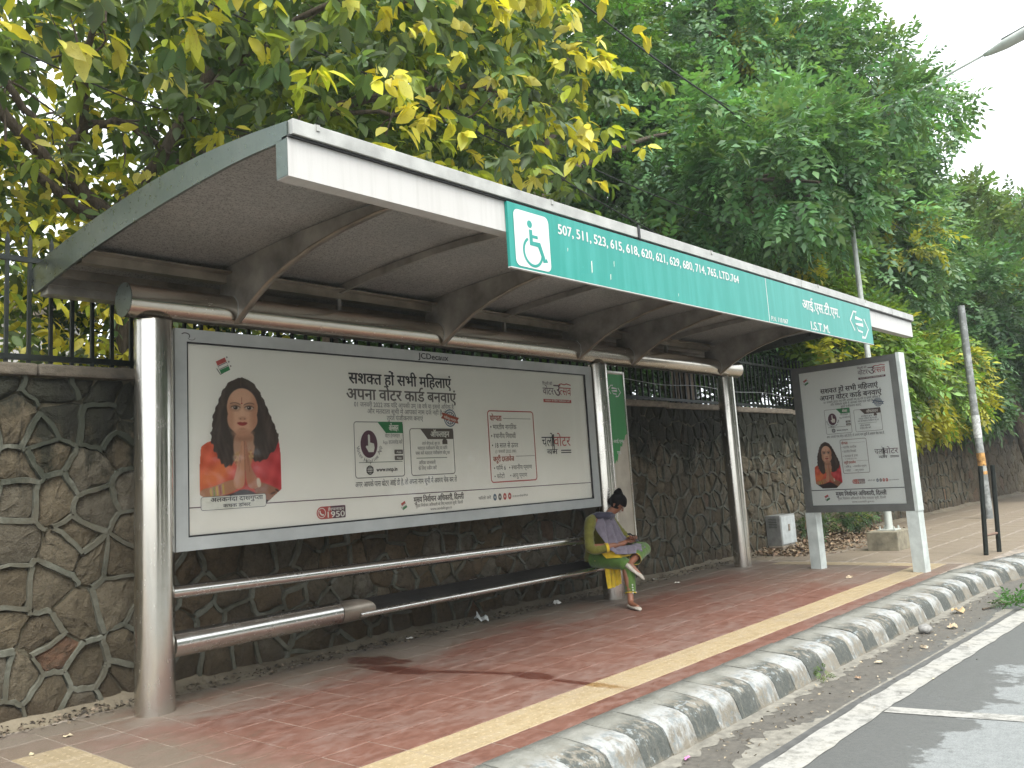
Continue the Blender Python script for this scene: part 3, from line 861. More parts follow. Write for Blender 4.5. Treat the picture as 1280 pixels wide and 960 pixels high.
def rrect(u0, v0, u1, v1, r, n=5):
    pts = []
    for cx, cy, a0 in ((u1 - r, v0 + r, -PI / 2), (u1 - r, v1 - r, 0), (u0 + r, v1 - r, PI / 2), (u0 + r, v0 + r, PI)):
        for k in range(n + 1): a = a0 + PI / 2 * k / n; pts.append((cx + r * math.cos(a), cy + r * math.sin(a)))
    return pts
def outline(poly, t):
    """closed ring of width t inside poly (convex-ish)"""
    c = np.mean(poly, 0); P = np.array(poly); n = len(P); V = []
    for i in range(n):
        a, b, d = P[i - 1], P[i], P[(i + 1) % n]
        e = (d - a); e = e / (np.hypot(*e) + 1e-9); nn = np.array([-e[1], e[0]]); V.append(b + nn * t)
    return P, np.array(V)
def ring(mb, poly, t, P, w):
    A, B = outline(poly, t); n = len(A)
    mb.add([P(*p, w) for p in A] + [P(*p, w) for p in B], [(i, (i + 1) % n, n + (i + 1) % n, n + i) for i in range(n)])
def circle(cx, cy, rx, ry=None, n=24): ry = ry or rx; return [(cx + rx * math.cos(2 * PI * k / n), cy + ry * math.sin(2 * PI * k / n)) for k in range(n)]
def stroke(mb, pts, t, P, w, closed=False):
    pts = [np.array(p, float) for p in pts]; n = len(pts); V = []
    for i in range(n):
        a = pts[i - 1] if (i > 0 or closed) else pts[i]; b = pts[(i + 1) % n] if (i < n - 1 or closed) else pts[i]
        e = b - a; e = e / (np.hypot(*e) + 1e-9); nn = np.array([-e[1], e[0]]) * t / 2
        if 0 < i < n - 1 or closed:
            e1 = pts[i] - pts[i - 1]; e1 = e1 / (np.hypot(*e1) + 1e-9); c = max(0.45, abs(e1 @ e)); nn = nn / c
        V += [pts[i] + nn, pts[i] - nn]
    F = [(2 * i, 2 * i + 1, 2 * i + 3, 2 * i + 2) for i in range(n - 1)]
    if closed: F.append((2 * n - 2, 2 * n - 1, 1, 0))
    mb.add([P(v[0], v[1], w) for v in V], F)
def plane(O, U, V=(0, 0, 1)):
    O, U, V = Vector(O), Vector(U).normalized(), Vector(V).normalized(); N = U.cross(V)
    return lambda u, v, w=0.0: O + U * u + V * v + N * w

# ------------------------------------------------------------------ printed portrait (flat print, one coloured sheet)
def poly_sd(X, Y, poly):
    P = np.array(poly, float); n = len(P); d = np.full(X.shape, 1e9); ins = np.zeros(X.shape, bool)
    for i in range(n):
        ax, ay = P[i]; bx, by = P[(i + 1) % n]; ex, ey = bx - ax, by - ay
        t = np.clip(((X - ax) * ex + (Y - ay) * ey) / (ex * ex + ey * ey + 1e-9), 0, 1)
        d = np.minimum(d, np.hypot(X - ax - t * ex, Y - ay - t * ey))
        c = ((ay > Y) != (by > Y)) & (X < (bx - ax) * (Y - ay) / (by - ay + 1e-12) + ax); ins ^= c
    return np.where(ins, -d, d)
def smooth(poly, it=2):
    for _ in range(it):
        q = []
        for i in range(len(poly)):
            a = np.array(poly[i], float); b = np.array(poly[(i + 1) % len(poly)], float); q += [a * .75 + b * .25, a * .25 + b * .75]
        poly = q
    return poly
def s2l(c): c = np.array(c, float) / 255.0; return np.where(c <= .04045, c / 12.92, ((c + .055) / 1.055) ** 2.4)
def portrait_mesh(name, nx=150, ny=215):
    X, Y = np.meshgrid(np.linspace(116, 674, nx), np.linspace(48, 930, ny))
    img = np.ones(X.shape + (3,)) * np.array([203, 196, 176.]); alpha = np.zeros(X.shape)
    r2 = np.random.default_rng(3)
    def lay(mask, col):
        nonlocal img
        col = np.array(col, float)
        img = img * (1 - mask[..., None]) + (col if col.ndim == 3 else col[None, None, :]) * mask[..., None]
    def pm(poly, w=5, sm=2): return np.clip(0.5 - poly_sd(X, Y, smooth(poly, sm)) / w, 0, 1)
    def ell(cx, cy, rx, ry, w=0.12, ang=0):
        c, s_ = math.cos(ang), math.sin(ang); dx, dy = (X - cx) * c + (Y - cy) * s_, -(X - cx) * s_ + (Y - cy) * c
        return np.clip((1 - np.hypot(dx / rx, dy / ry)) / w + .5, 0, 1)
    body = pm([(116, 540), (150, 505), (195, 485), (330, 470), (500, 470), (620, 480), (674, 495), (674, 935), (116, 935)], 5, 1)
    k = np.clip((X - 116) / 558, 0, 1)[..., None]
    bc = np.array([218, 96, 58.]) * (1 - k) + np.array([196, 52, 58.]) * k
    fold = (np.sin(X / 15 + Y / 40) * 9 + np.sin(X / 37 - Y / 21) * 10)[..., None]
    lay(body, bc + fold); alpha = np.maximum(alpha, body)
    lay(pm([(116, 700), (250, 640), (330, 560), (300, 760), (116, 800)], 60), [228, 120, 62])
    lay(pm([(430, 640), (560, 600), (620, 700), (500, 740)], 60) * .6, [214, 78, 84])
    hair = [(395, 52), (345, 72), (300, 108), (262, 165), (240, 230), (215, 290), (200, 340), (200, 400), (183, 450), (196, 500), (215, 560), (240, 600), (262, 650), (300, 662), (335, 640),
            (370, 560), (440, 560), (470, 620), (500, 640), (560, 620), (610, 575), (650, 520), (662, 470), (640, 400), (605, 320), (570, 235), (540, 170), (505, 115), (455, 68)]
    hm = np.clip(.5 - (poly_sd(X, Y, smooth(hair, 1)) + 5 * np.sin(X / 6 + Y / 17) * (Y > 420) + 3 * np.sin(Y / 9)) / 6, 0, 1); strands = (np.sin(X / 5.0 + np.sin(Y / 60) * 4) * 5 + np.sin(X / 11 + Y / 90) * 6)[..., None]
    lay(hm, np.array([66, 52, 45.]) + strands); alpha = np.maximum(alpha, hm)
    lay(ell(300, 300, 60, 190, .6) * .25 * hm, [104, 88, 74])
    skin = np.array([218, 168, 136.])
    neck = pm([(350, 430), (480, 430), (490, 520), (470, 610), (410, 640), (350, 610), (335, 530)], 10)
    lay(neck, skin * .86); lay(ell(415, 470, 70, 26, .8) * .55, [150, 96, 70])
    lay(pm([(330, 560), (480, 560), (460, 660), (410, 700), (345, 650)], 16) * .8, [190, 150, 96])
    for q in range(26):
        lay(ell(350 + 5 * q - (q % 3) * 3, 600 + 40 * math.sin(q * .5) , 7, 9, .5) * .5, [222, 188, 120] if q % 2 else [150, 70, 48])
    face = np.maximum(ell(406, 262, 106, 130, .05), np.maximum(ell(404, 345, 104, 98, .06), ell(404, 405, 66, 50, .08))); lay(face, skin)
    lay(ell(404, 436, 74, 30, .5) * .5, skin * .93)
    lay(ell(365, 230, 80, 120, .9) * .45 * face, [226, 182, 150]); lay(ell(500, 330, 40, 150, .9) * .5 * face, [172, 112, 82])
    lay(ell(318, 330, 26, 120, .9) * .45 * face, [176, 120, 90]); lay(ell(410, 440, 60, 26, .9) * .55, [182, 126, 98])
    lay(pm([(296, 262), (308, 190), (340, 148), (396, 122), (452, 140), (496, 186), (516, 262), (540, 150), (450, 60), (330, 80), (280, 170)], 9) * .96, [62, 49, 42])
    lay(pm([(280, 250), (296, 262), (298, 340), (306, 410), (334, 468), (330, 540), (270, 480), (252, 340)], 12) * .95, [58, 46, 40]); lay(pm([(516, 250), (514, 330), (508, 400), (484, 452), (474, 530), (540, 520), (580, 420), (545, 300)], 12) * .95, [58, 46, 40])
    lay(np.clip(1 - np.abs(X - 396 - (Y - 60) * .02) / 3, 0, 1) * ((Y > 58) & (Y < 124)) * .55, [120, 92, 76])
    lay(ell(470, 110, 60, 26, .9, .6) * .28, [120, 104, 92]); lay(ell(585, 420, 26, 120, .9, -.3) * .25 * hm, [120, 98, 84])
    for sx_ in (-1, 1):
        ex = 404 + sx_ * 47
        lay(ell(ex, 262, 36, 26, .8) * .5, [128, 84, 66]); lay(pm([(ex - 32, 268), (ex - 14, 254), (ex + 14, 254), (ex + 32, 268), (ex + 12, 279), (ex - 12, 279)], 4), [196, 174, 156])
        lay(ell(ex, 266, 14.5, 12, .3), [40, 24, 20]); lay(ell(ex - 4, 261, 3, 3, .6), [240, 236, 228])
        lay(np.clip(1 - np.abs(Y - (253 + 0.010 * (X - ex) ** 2)) / 4.5, 0, 1) * (np.abs(X - ex) < 34), [34, 22, 18])
        lay(np.clip(1 - np.abs(Y - (232 + 0.008 * (X - ex + sx_ * -6) ** 2)) / 5.0, 0, 1) * (np.abs(X - ex) < 36) * .85, [62, 40, 32])
    lay(ell(402, 312, 15, 44, .9) * .45, [228, 184, 152]); lay(ell(404, 338, 27, 13, .7) * .35, [150, 96, 72])
    lay(ell(390, 341, 5.5, 3.5, .7) * .8, [92, 50, 38]); lay(ell(419, 341, 5.5, 3.5, .7) * .8, [92, 50, 38])
    lay(pm([(362, 368), (386, 361), (402, 365), (418, 361), (442, 368), (424, 384), (402, 389), (380, 384)], 5), [158, 52, 48])
    lay(np.clip(1 - np.abs(Y - (371 + 0.0025 * (X - 402) ** 2 * -1)) / 2.4, 0, 1) * (np.abs(X - 402) < 36), [98, 30, 28])
    lay(np.clip(1 - np.abs(X - 400) / 2.6, 0, 1) * ((Y > 195) & (Y < 240)), [132, 32, 28]); lay(ell(400, 236, 5, 5, .5), [150, 26, 26])
    lay(ell(402, 408, 22, 8, .8) * .3, [150, 98, 74])
    # sleeves, forearms and joined palms
    lay(pm([(116, 800), (200, 790), (330, 740), (372, 760), (360, 820), (260, 850), (116, 870)], 8), [180, 124, 88])
    lay(pm([(470, 770), (520, 770), (600, 800), (674, 840), (674, 930), (560, 900), (480, 850)], 8), [150, 98, 72])
    lay(pm([(116, 862), (300, 850), (420, 800), (560, 900), (674, 925), (674, 935), (116, 935)], 8), [44, 30, 28])
    lay(pm([(402, 488), (388, 500), (384, 560), (368, 620), (352, 700), (330, 770), (350, 812), (400, 805), (414, 760), (413, 600), (410, 500)], 5), [203, 146, 112])
    lay(pm([(416, 488), (430, 500), (437, 560), (447, 620), (465, 690), (512, 760), (508, 812), (450, 818), (420, 770), (415, 600), (413, 500)], 5), [184, 122, 92])
    for fx, top, bot in ((392, 520, 640), (378, 600, 690), (428, 520, 650), (440, 600, 700)):
        lay(np.clip(1 - np.abs(X - fx - (Y - top) * (-.06 if fx < 410 else .06)) / 3, 0, 1) * ((Y > top) & (Y < bot)) * .5, [120, 74, 54])
    lay(np.clip(1 - np.abs(X - 413 - (Y - 490) * .005) / 3.2, 0, 1) * ((Y > 490) & (Y < 800)) * .8, [104, 60, 44])
    for q, cc in enumerate(([196, 160, 60], [120, 130, 50], [206, 170, 70], [150, 60, 44], [200, 164, 66])):
        lay(pm([(178 + q * 20, 800 - q * 6), (190 + q * 20, 796 - q * 6), (196 + q * 20, 852 - q * 4), (184 + q * 20, 856 - q * 4)], 4, 0), cc)
    lay(pm([(490, 745), (516, 740), (528, 800), (500, 812)], 5), [214, 196, 170]); lay(ell(640, 835, 18, 7, .5, .6), [70, 44, 36]); lay(ell(610, 850, 22, 7, .5, -.3) * .8, [80, 50, 40])
    img = img + r2.normal(0, 2.0, X.shape)[..., None]
    img = img * 0.90 + np.array([214, 200, 182.]) * 0.10         # pale veil of glass reflections mixed into the print colours
    col = s2l(np.clip(img, 0, 255).reshape(-1, 3))
    keep = (alpha.reshape(-1) > 0.5)
    U = (X.reshape(-1) - 116) / 558; V = (930 - Y.reshape(-1)) / 882
    Vt = np.stack([U, V * 0, V], 1)
    idx = np.arange(nx * ny).reshape(ny, nx); q = np.stack([idx[1:, :-1], idx[1:, 1:], idx[:-1, 1:], idx[:-1, :-1]], -1).reshape(-1, 4)
    q = q[keep[q].sum(1) >= 3]
    used, inv = np.unique(q, return_inverse=True)
    return np_mesh(name, Vt[used], inv.reshape(-1, 4), M_['portrait'], col[used])
PORTRAIT = portrait_mesh('portrait')

def put_portrait(parent, P, u0, v0, u1, v1, w):
    o = link('portrait', PORTRAIT, None, parent)
    a, b, c, n = P(u0, v0, w), P(u1, v0, w), P(u0, v1, w), (P(0, 0, 1) - P(0, 0, 0))
    m = Matrix.Identity(4)
    for i in range(3): m[i][0] = (b - a)[i]; m[i][1] = -n[i]; m[i][2] = (c - a)[i]; m[i][3] = a[i]
    o.matrix_basis = m; return o

def eci_mark(parent, P, cx, cy, s, w, small=False):
    for k, (mat_, a, b) in enumerate(((INK['red'], 0.2, 0.62), (INK['cream'], -0.22, 0.16), (INK['green'], -0.65, -0.26))):
        b_ = MB(); ca, sa = math.cos(.45), math.sin(.45)
        pts = [(-.62, a), (.42, a), (.42, b), (-.62, b)]
        pts = [(cx + s * (p[0] * ca - p[1] * sa), cy + s * (p[0] * sa + p[1] * ca)) for p in pts]
        if mat_ is not INK['cream']: b_.flat(pts, P, w); b_.build('emblem_band', mat_, parent)
        else: ring(b_, pts, s * .06, P, w); b_.build('emblem_band', INK['dark'], parent)
    if not small:
        b_ = MB()
        for a in (0.5, 0.05, -0.4):
            x0, y0 = .62, a + .05; b_.flat([(cx + s * (p[0] * ca - p[1] * sa), cy + s * (p[0] * sa + p[1] * ca)) for p in circle(x0, y0, .09, n=10)], P, w)
        b_.build('emblem_dots', INK['pale'], parent)
    b_ = MB(); stroke(b_, [(cx - s * .75, cy - s * .35), (cx - s * .35, cy - s * .9), (cx - s * .1, cy - s * .75)], s * .07, P, w); b_.build('emblem_line', INK['dark'], parent)

def gradient_title(parent, P, t, u0, u1, v, h, w, m1, m2):
    textobj(parent, P, t, u0, u1, v, h, m1, True, w)

def print_body(par, P, k, w, X, Y, dark, mid, pale):
    """the block of notices both posters share; X, Y map the big poster's metres onto this sheet"""
    def T(t, a, b, v, h, m, bold=False): textobj(par, P, t, X(a), X(b), Y(v), h * k, m, bold, w)
    T('सशक्त हों सभी महिलाएं', 1.83, 3.13, 2.415, 0.093, dark, True)
    T('अपना वोटर कार्ड बनवाएं', 1.80, 3.19, 2.27, 0.093, mid, True)
    T('01 जनवरी 2022 तक यदि आपकी उम्र 18 वर्ष या इससे अधिक है', 1.88, 3.15, 2.205, 0.038, mid)
    T('और मतदाता सूची में आपका नाम दर्ज नहीं है तो', 2.03, 3.05, 2.145, 0.038, mid)
    T('तुरंत पंजीकरण कराएं', 2.26, 2.72, 2.085, 0.038, mid)
    # round seal with a band
    b = MB(); ring(b, circle(X(3.09), Y(2.115), .088 * k, n=28), .012 * k, P, w); ring(b, circle(X(3.09), Y(2.115), .066 * k, n=28), .010 * k, P, w)
    for q in range(12): a = q * PI / 6; stroke(b, [(X(3.09) + .03 * k * math.cos(a), Y(2.115) + .03 * k * math.sin(a)), (X(3.09) + .058 * k * math.cos(a), Y(2.115) + .058 * k * math.sin(a))], .010 * k, P, w)
    b.build('seal', INK['blue'], par)
    ca, sa = math.cos(-.22), math.sin(-.22)
    b = MB(); b.flat([(X(3.09) + k * (x * ca - y * sa), Y(2.115) + k * (x * sa + y * ca)) for x, y in ((-.125, -.03), (.125, -.03), (.105, 0), (.125, .03), (-.125, .03), (-.105, 0))], P, w + .0006); b.build('seal_band', INK['orange'] if k > .9 else INK['blue'], par)
    textobj(par, P, 'पंजीकृत मतदान', X(3.09) - .085 * k, X(3.09) + .085 * k, Y(2.115) - .002 * k, .022 * k, INK['cream'], True, w + .0012, slant=-.22)
    # two notice boxes
    for (a, b_, c, d, hd, title, hm) in ((1.865, 1.56, 2.455, 2.07, 2.24, 'ऑनलाइन', INK['green']), (2.535, 1.56, 3.125, 2.01, 2.77, 'ऑफलाइन', INK['brown'])):
        q = MB(); ring(q, rrect(X(a), Y(b_), X(c), Y(d), .03 * k), .007 * k, P, w); q.build('box_outline', INK['mid'], par)
        q = MB(); q.flat([(X(hd), Y(d - .105)), (X(c - .005), Y(d - .105)), (X(c - .005), Y(d)), (X(hd - .10), Y(d)), (X(hd - .05), Y(d - .05))], P, w + .0005); q.build('box_header', hm, par)
        textobj(par, P, title, X(hd + .04), X(c - .06), Y(d - .082), .05 * k, INK['cream'], True, w + .001)
    q = MB(); q.flat(circle(X(2.035), Y(1.865), .098 * k, .125 * k, 32), P, w); q.build('app_disc', INK['plum'], par)
    q = MB(); hx, hy = X(2.04), Y(1.86)
    q.flat([(hx + k * x, hy + k * y) for x, y in ((-.016, -.01), (-.016, .085), (-.006, .095), (.008, .085), (.008, .02), (.052, .01), (.058, -.03), (.045, -.068), (-.012, -.068), (-.046, -.02), (-.036, -.008))], P, w + .0006); q.build('pointing_hand', INK['cream'], par)
    for q_, (ch, an) in enumerate(zip('Voter Helpline App', np.linspace(3.35, 6.1, 18))):
        if ch == ' ': continue
        v, f, adv = FR.g[ch]
        if not len(v): continue
        s_ = .052 * k; cx, cy = X(2.035) + .148 * k * math.cos(an), Y(1.865) + .172 * k * math.sin(an); th = an + PI / 2
        b = MB(); b.add([P(cx + s_ * ((p[0] - adv / 2) * math.cos(th) - p[1] * math.sin(th)), cy + s_ * ((p[0] - adv / 2) * math.sin(th) + p[1] * math.cos(th)), w) for p in v], f); b.build('lettering', mid, par)
    T('वोटर हेल्पलाइन', 2.23, 2.41, 1.925, .030, mid); T('App डाउनलोड करें', 2.20, 2.44, 1.865, .030, mid)
    for vv in (1.79, 1.735):
        q = MB(); q.flat(rrect(X(2.335), Y(vv - .022), X(2.44), Y(vv + .020), .006 * k, 2), P, w); q.build('store_badge', INK['mid'], par)
        textobj(par, P, 'App', X(2.362), X(2.42), Y(vv - .010), .018 * k, INK['cream'], True, w + .0006)
    q = MB(); stroke(q, [(X(1.91), Y(1.70)), (X(2.43), Y(1.70))], .006 * k, P, w); stroke(q, [(X(2.61), Y(1.725)), (X(3.02), Y(1.725))], .006 * k, P, w); q.build('divider', INK['greenline'], par)
    q = MB(); ring(q, circle(X(2.035), Y(1.63), .042 * k, n=20), .007 * k, P, w)
    for e in (.35, .75): ring(q, circle(X(2.035), Y(1.63), .042 * e * k, .042 * k, 16), .006 * k, P, w)
    for e in (-.02, .0, .02): stroke(q, [(X(2.035) - .040 * k, Y(1.63 + e)), (X(2.035) + .040 * k, Y(1.63 + e))], .006 * k, P, w)
    q.build('globe_icon', dark, par)
    T('www.nvsp.in', 2.11, 2.36, 1.615, .036, dark, True)
    T('अपने बीएलओ, बूथ पर', 2.69, 2.93, 1.85, .027, mid); T('मतदाता पंजीकरण केंद्र पर फॉर्म', 2.63, 3.03, 1.805, .027, mid); T('जमा करें मतदाता पंजीकरण केंद्र पर', 2.60, 3.06, 1.758, .027, mid)
    q = MB(); q.flat([(X(2.965), Y(1.855)), (X(3.035), Y(1.855)), (X(3.035), Y(1.89)), (X(3.0), Y(1.925)), (X(2.965), Y(1.89))], P, w); q.build('house_icon', INK['brown'], par)
    T('अधिक जानकारी', 2.64, 2.86, 1.665, .029, mid); T('के लिए स्कैन करें', 2.63, 2.87, 1.612, .029, mid)
    T('अगर आपके पास वोटर आई डी है, तो अपना नाम सूची में अवश्य चेक कर लें', 1.86, 3.14, 1.483, .044, dark)

def footer_mark(par, P, X, Y, k, w, dark, mid):
    eci_mark(par, P, X(2.43), Y(1.295), .052 * k, w, True)
    textobj(par, P, 'मुख्य निर्वाचन अधिकारी, दिल्ली', X(2.55), X(3.225), Y(1.31), .046 * k, dark, True, w)
    textobj(par, P, 'मुख्य निर्वाचन अधिकारी के लिए मतदाता सूची, दिल्ली', X(2.57), X(3.21), Y(1.265), .024 * k, mid, False, w)
    textobj(par, P, 'www.ceodelhi.gov.in', X(2.76), X(3.05), Y(1.225), .026 * k, mid, False, w)

def badge_1950(par, P, u0, v0, u1, v1, w):
    h = v1 - v0; b = MB(); b.flat(rrect(u0 + h * .35, v0, u1, v1, h * .1), P, w); b.build('helpline_badge', INK['plum'], par)
    b = MB(); b.flat([(u0 + h * .5, v0 + .001), (u0 + (u1 - u0) * .55, v0 + .001), (u0 + (u1 - u0) * .48, v1 - .001), (u0 + h * .5, v1 - .001)], P, w + .0004); b.build('helpline_badge_red', INK['red'], par)
    b = MB(); b.flat(circle(u0 + h * .5, (v0 + v1) / 2, h * .5, n=24), P, w + .0006); b.build('phone_disc', INK['red'], par)
    b = MB(); cx, cy = u0 + h * .5, (v0 + v1) / 2; ring(b, circle(cx, cy, h * .40, n=24), h * .06, P, w + .001)
    stroke(b, [(cx - h * .18, cy + h * .18), (cx - h * .14, cy - h * .02), (cx + h * .02, cy - h * .16), (cx + h * .2, cy - h * .16)], h * .12, P, w + .001); b.build('phone_icon', INK['cream'], par)
    textobj(par, P, '1950', u0 + h * 1.08, u1 - h * .1, v0 + h * .1, h * .46, INK['cream'], True, w + .001)
    textobj(par, P, 'हेल्पलाइन', u0 + h * 1.12, u1 - h * .14, v0 + h * .64, h * .2, INK['cream'], True, w + .001)

def social_row(par, P, u0, u1, v, h, w, mid):
    textobj(par, P, 'फॉलो करें', u0, u0 + (u1 - u0) * .24, v - h * .3, h * .62, mid, False, w)
    for q, (c, m) in enumerate(zip((.32, .42, .52, .62), (INK['blue'], INK['mid'], INK['red'], INK['red']))):
        cx = u0 + (u1 - u0) * c; b = MB(); b.flat(circle(cx, v, h * .62, h * .85, 16), P, w); b.build('social_disc', m, par)
        b = MB(); b.flat(circle(cx, v, h * .22, h * .3, 10), P, w + .0005); b.build('social_mark', INK['cream'], par)
    textobj(par, P, 'ceodelhi', u0 + (u1 - u0) * .68, u1, v - h * .3, h * .55, mid, False, w)

# ================================================================== BUS SHELTER
sh = thing('bus_shelter', 'long stainless steel bus shelter with an arched cantilever roof and teal name board', 'bus shelter', (4.5, 0, 0))
def part(mb, name, m, par=None, T=None, **k):
    par = par or sh
    o = mb.build(name, m, par, **k)
    mw = Matrix.Translation(par.location) if par.parent is None else Matrix.Translation(par.parent.location)
    if par.parent is None: o.matrix_parent_inverse = mw.inverted()
    return o
for x, r in ((0.008, .137), (5.69, .128), (9.03, .128)):
    b = MB(); b.tube([(x, 0, -.02), (x, 0, 2.795)], r, 48)
    c = part(b, 'column', M_['steel_v'])
    b = MB(); b.tube([(x, 0, 2.796), (x, 0, 2.802)], r * 1.015, 48)
    b.box((x + .02, -.012, 2.79), (x + .035, .012, 2.86)); b.tube([(x, 0, 2.79), (x, 0, 2.84)], .05, 20)
    o = b.build('column_cap', M_['steel_h'], c)
b = MB(); b.tube([(-.217, 0, 2.944), (9.42, 0, 2.944)], .128, 48, caps=False); tube_o = part(b, 'beam_tube', M_['steel_h'])
for x, d in ((-.217, -1), (9.42, 1)):
    b = MB(); b.tube([(x + d * .002, 0, 2.944), (x + d * .008, 0, 2.944)], .1285, 48); b.build('beam_end_plate', M_['steel_roof'], tube_o)
# roof arch (y, z) measured on the outer edge
arch = [(0.86, 3.272), (0.62, 3.315), (0.36, 3.356), (0.017, 3.396), (-0.30, 3.425), (-0.65, 3.448), (-1.0, 3.463), (-1.3, 3.469), (-1.6, 3.466), (-1.9, 3.452), (-2.19, 3.430), (-2.40, 3.408), (-2.545, 3.392)]
RX0, RX1 = -0.56, 9.79
def arch_z(y): 
    a = sorted(arch); return float(np.interp(y, [p[0] for p in a], [p[1] for p in a]))
b = MB(); n = len(arch)
vs = []
for y, z in arch: vs += [(RX0 + .01, y, z - .004), (RX1 - .01, y, z - .004), (RX0 + .01, y, z - .03), (RX1 - .01, y, z - .03)]
fs = []
for i in range(n - 1): a = 4 * i; c = a + 4; fs += [(a, c, c + 1, a + 1), (a + 2, a + 3, c + 3, c + 2)]
b.add(vs, fs, True); part(b, 'roof_sheet', M_['galv'])
ribx = [(.648, 1), (1.80, 0), (2.95, 1), (4.08, 0), (5.22, 1), (6.37, 1), (7.50, 0), (8.72, 1)]
edges = [RX0 + .02] + [r[0] for r in ribx] + [RX1 - .02]
for i in range(len(edges) - 1):
    x0, x1 = edges[i] + .004, edges[i + 1] - .004; b = MB(); vs = []; ys = np.linspace(0.80, -2.48, 22); nx = 7
    for y in ys:
        for q in range(nx + 1):
            u = q / nx; sag = 0.012 * math.sin(u * PI) * (1 + .4 * math.sin(y * 3 + i)); vs.append((x0 + (x1 - x0) * u, y, arch_z(y) - .075 - sag + rng.normal(0, .0012)))
    fs = [(r * (nx + 1) + q, (r + 1) * (nx + 1) + q, (r + 1) * (nx + 1) + q + 1, r * (nx + 1) + q + 1) for r in range(len(ys) - 1) for q in range(nx)]
    b.add(vs, fs, True); part(b, 'soffit_panel', M_['soffit'])
# side trims: band that follows the arch
inner = [(0.74, 3.085), (0.62, 3.100), (0.20, 3.160), (-.27, 3.215), (-.84, 3.262), (-1.2, 3.286), (-1.6, 3.303), (-1.98, 3.312), (-2.25, 3.308), (-2.50, 3.294)]
for x, d in ((RX0, 1), (RX1, -1)):
    ys = np.linspace(.84, -2.545, 30); b = MB(); vs = []
    zi = lambda y: float(np.interp(y, [p[0] for p in sorted(inner)], [p[1] for p in sorted(inner)]))
    for y in ys:
        yy = y - .0; ylo = y if y < .6 else y - (y - .6) * .42
        for w in (0, .02): vs += [(x + d * w, y, arch_z(y) + .003), (x + d * w, ylo, zi(ylo))]
    vs2 = []
    fs = []
    for i in range(len(ys) - 1):
        a, c = 4 * i, 4 * i + 4
        fs += [(a, a + 1, c + 1, c), (a + 2, c + 2, c + 3, a + 3), (a, c, c + 2, a + 2), (a + 1, a + 3, c + 3, c + 1)]
    fs += [(0, 2, 3, 1), tuple(4 * (len(ys) - 1) + q for q in (0, 1, 3, 2))]
    b.add(vs, fs); part(b, 'roof_edge_trim', M_['steel_roof'])
# fascia: white box behind, painted gutter lip on top in lengths, with clips
b = MB(); b.box((RX0, -2.552, 3.094), (RX1 - .015, -2.45, 3.305)); fas = part(b, 'fascia', M_['white'])
b = MB(); b.box((RX0 - .004, -2.549, 3.098), (RX0 - .0005, -2.452, 3.30)); b.build('fascia_end', M_['steel_roof'], fas)
segs = [RX0 + .012, 2.752, 5.95, 8.9, RX1 + .01]
for i in range(4):
    b = MB(); b.box((segs[i], -2.585, 3.318), (segs[i + 1] - .008, -2.50, 3.402), None, .004); part(b, 'gutter_lip', M_['lip'])
b = MB(); b.box((RX0, -2.57, 3.306), (RX1, -2.50, 3.317)); part(b, 'painted_shadow_strip', M_['black'])  # solid black strip stands in for the shade under the gutter lip
for x in (-.40, 1.62, 3.95, 6.4, 7.9):
    b = MB(); b.box((x, -2.592, 3.37), (x + .022, -2.583, 3.412)); b.box((x, -2.592, 3.404), (x + .022, -2.55, 3.412)); part(b, 'lip_clip', M_['lip'])
b = MB(); b.box((2.735, -2.593, 3.312), (2.765, -2.58, 3.42)); part(b, 'joint_strap', M_['black'])
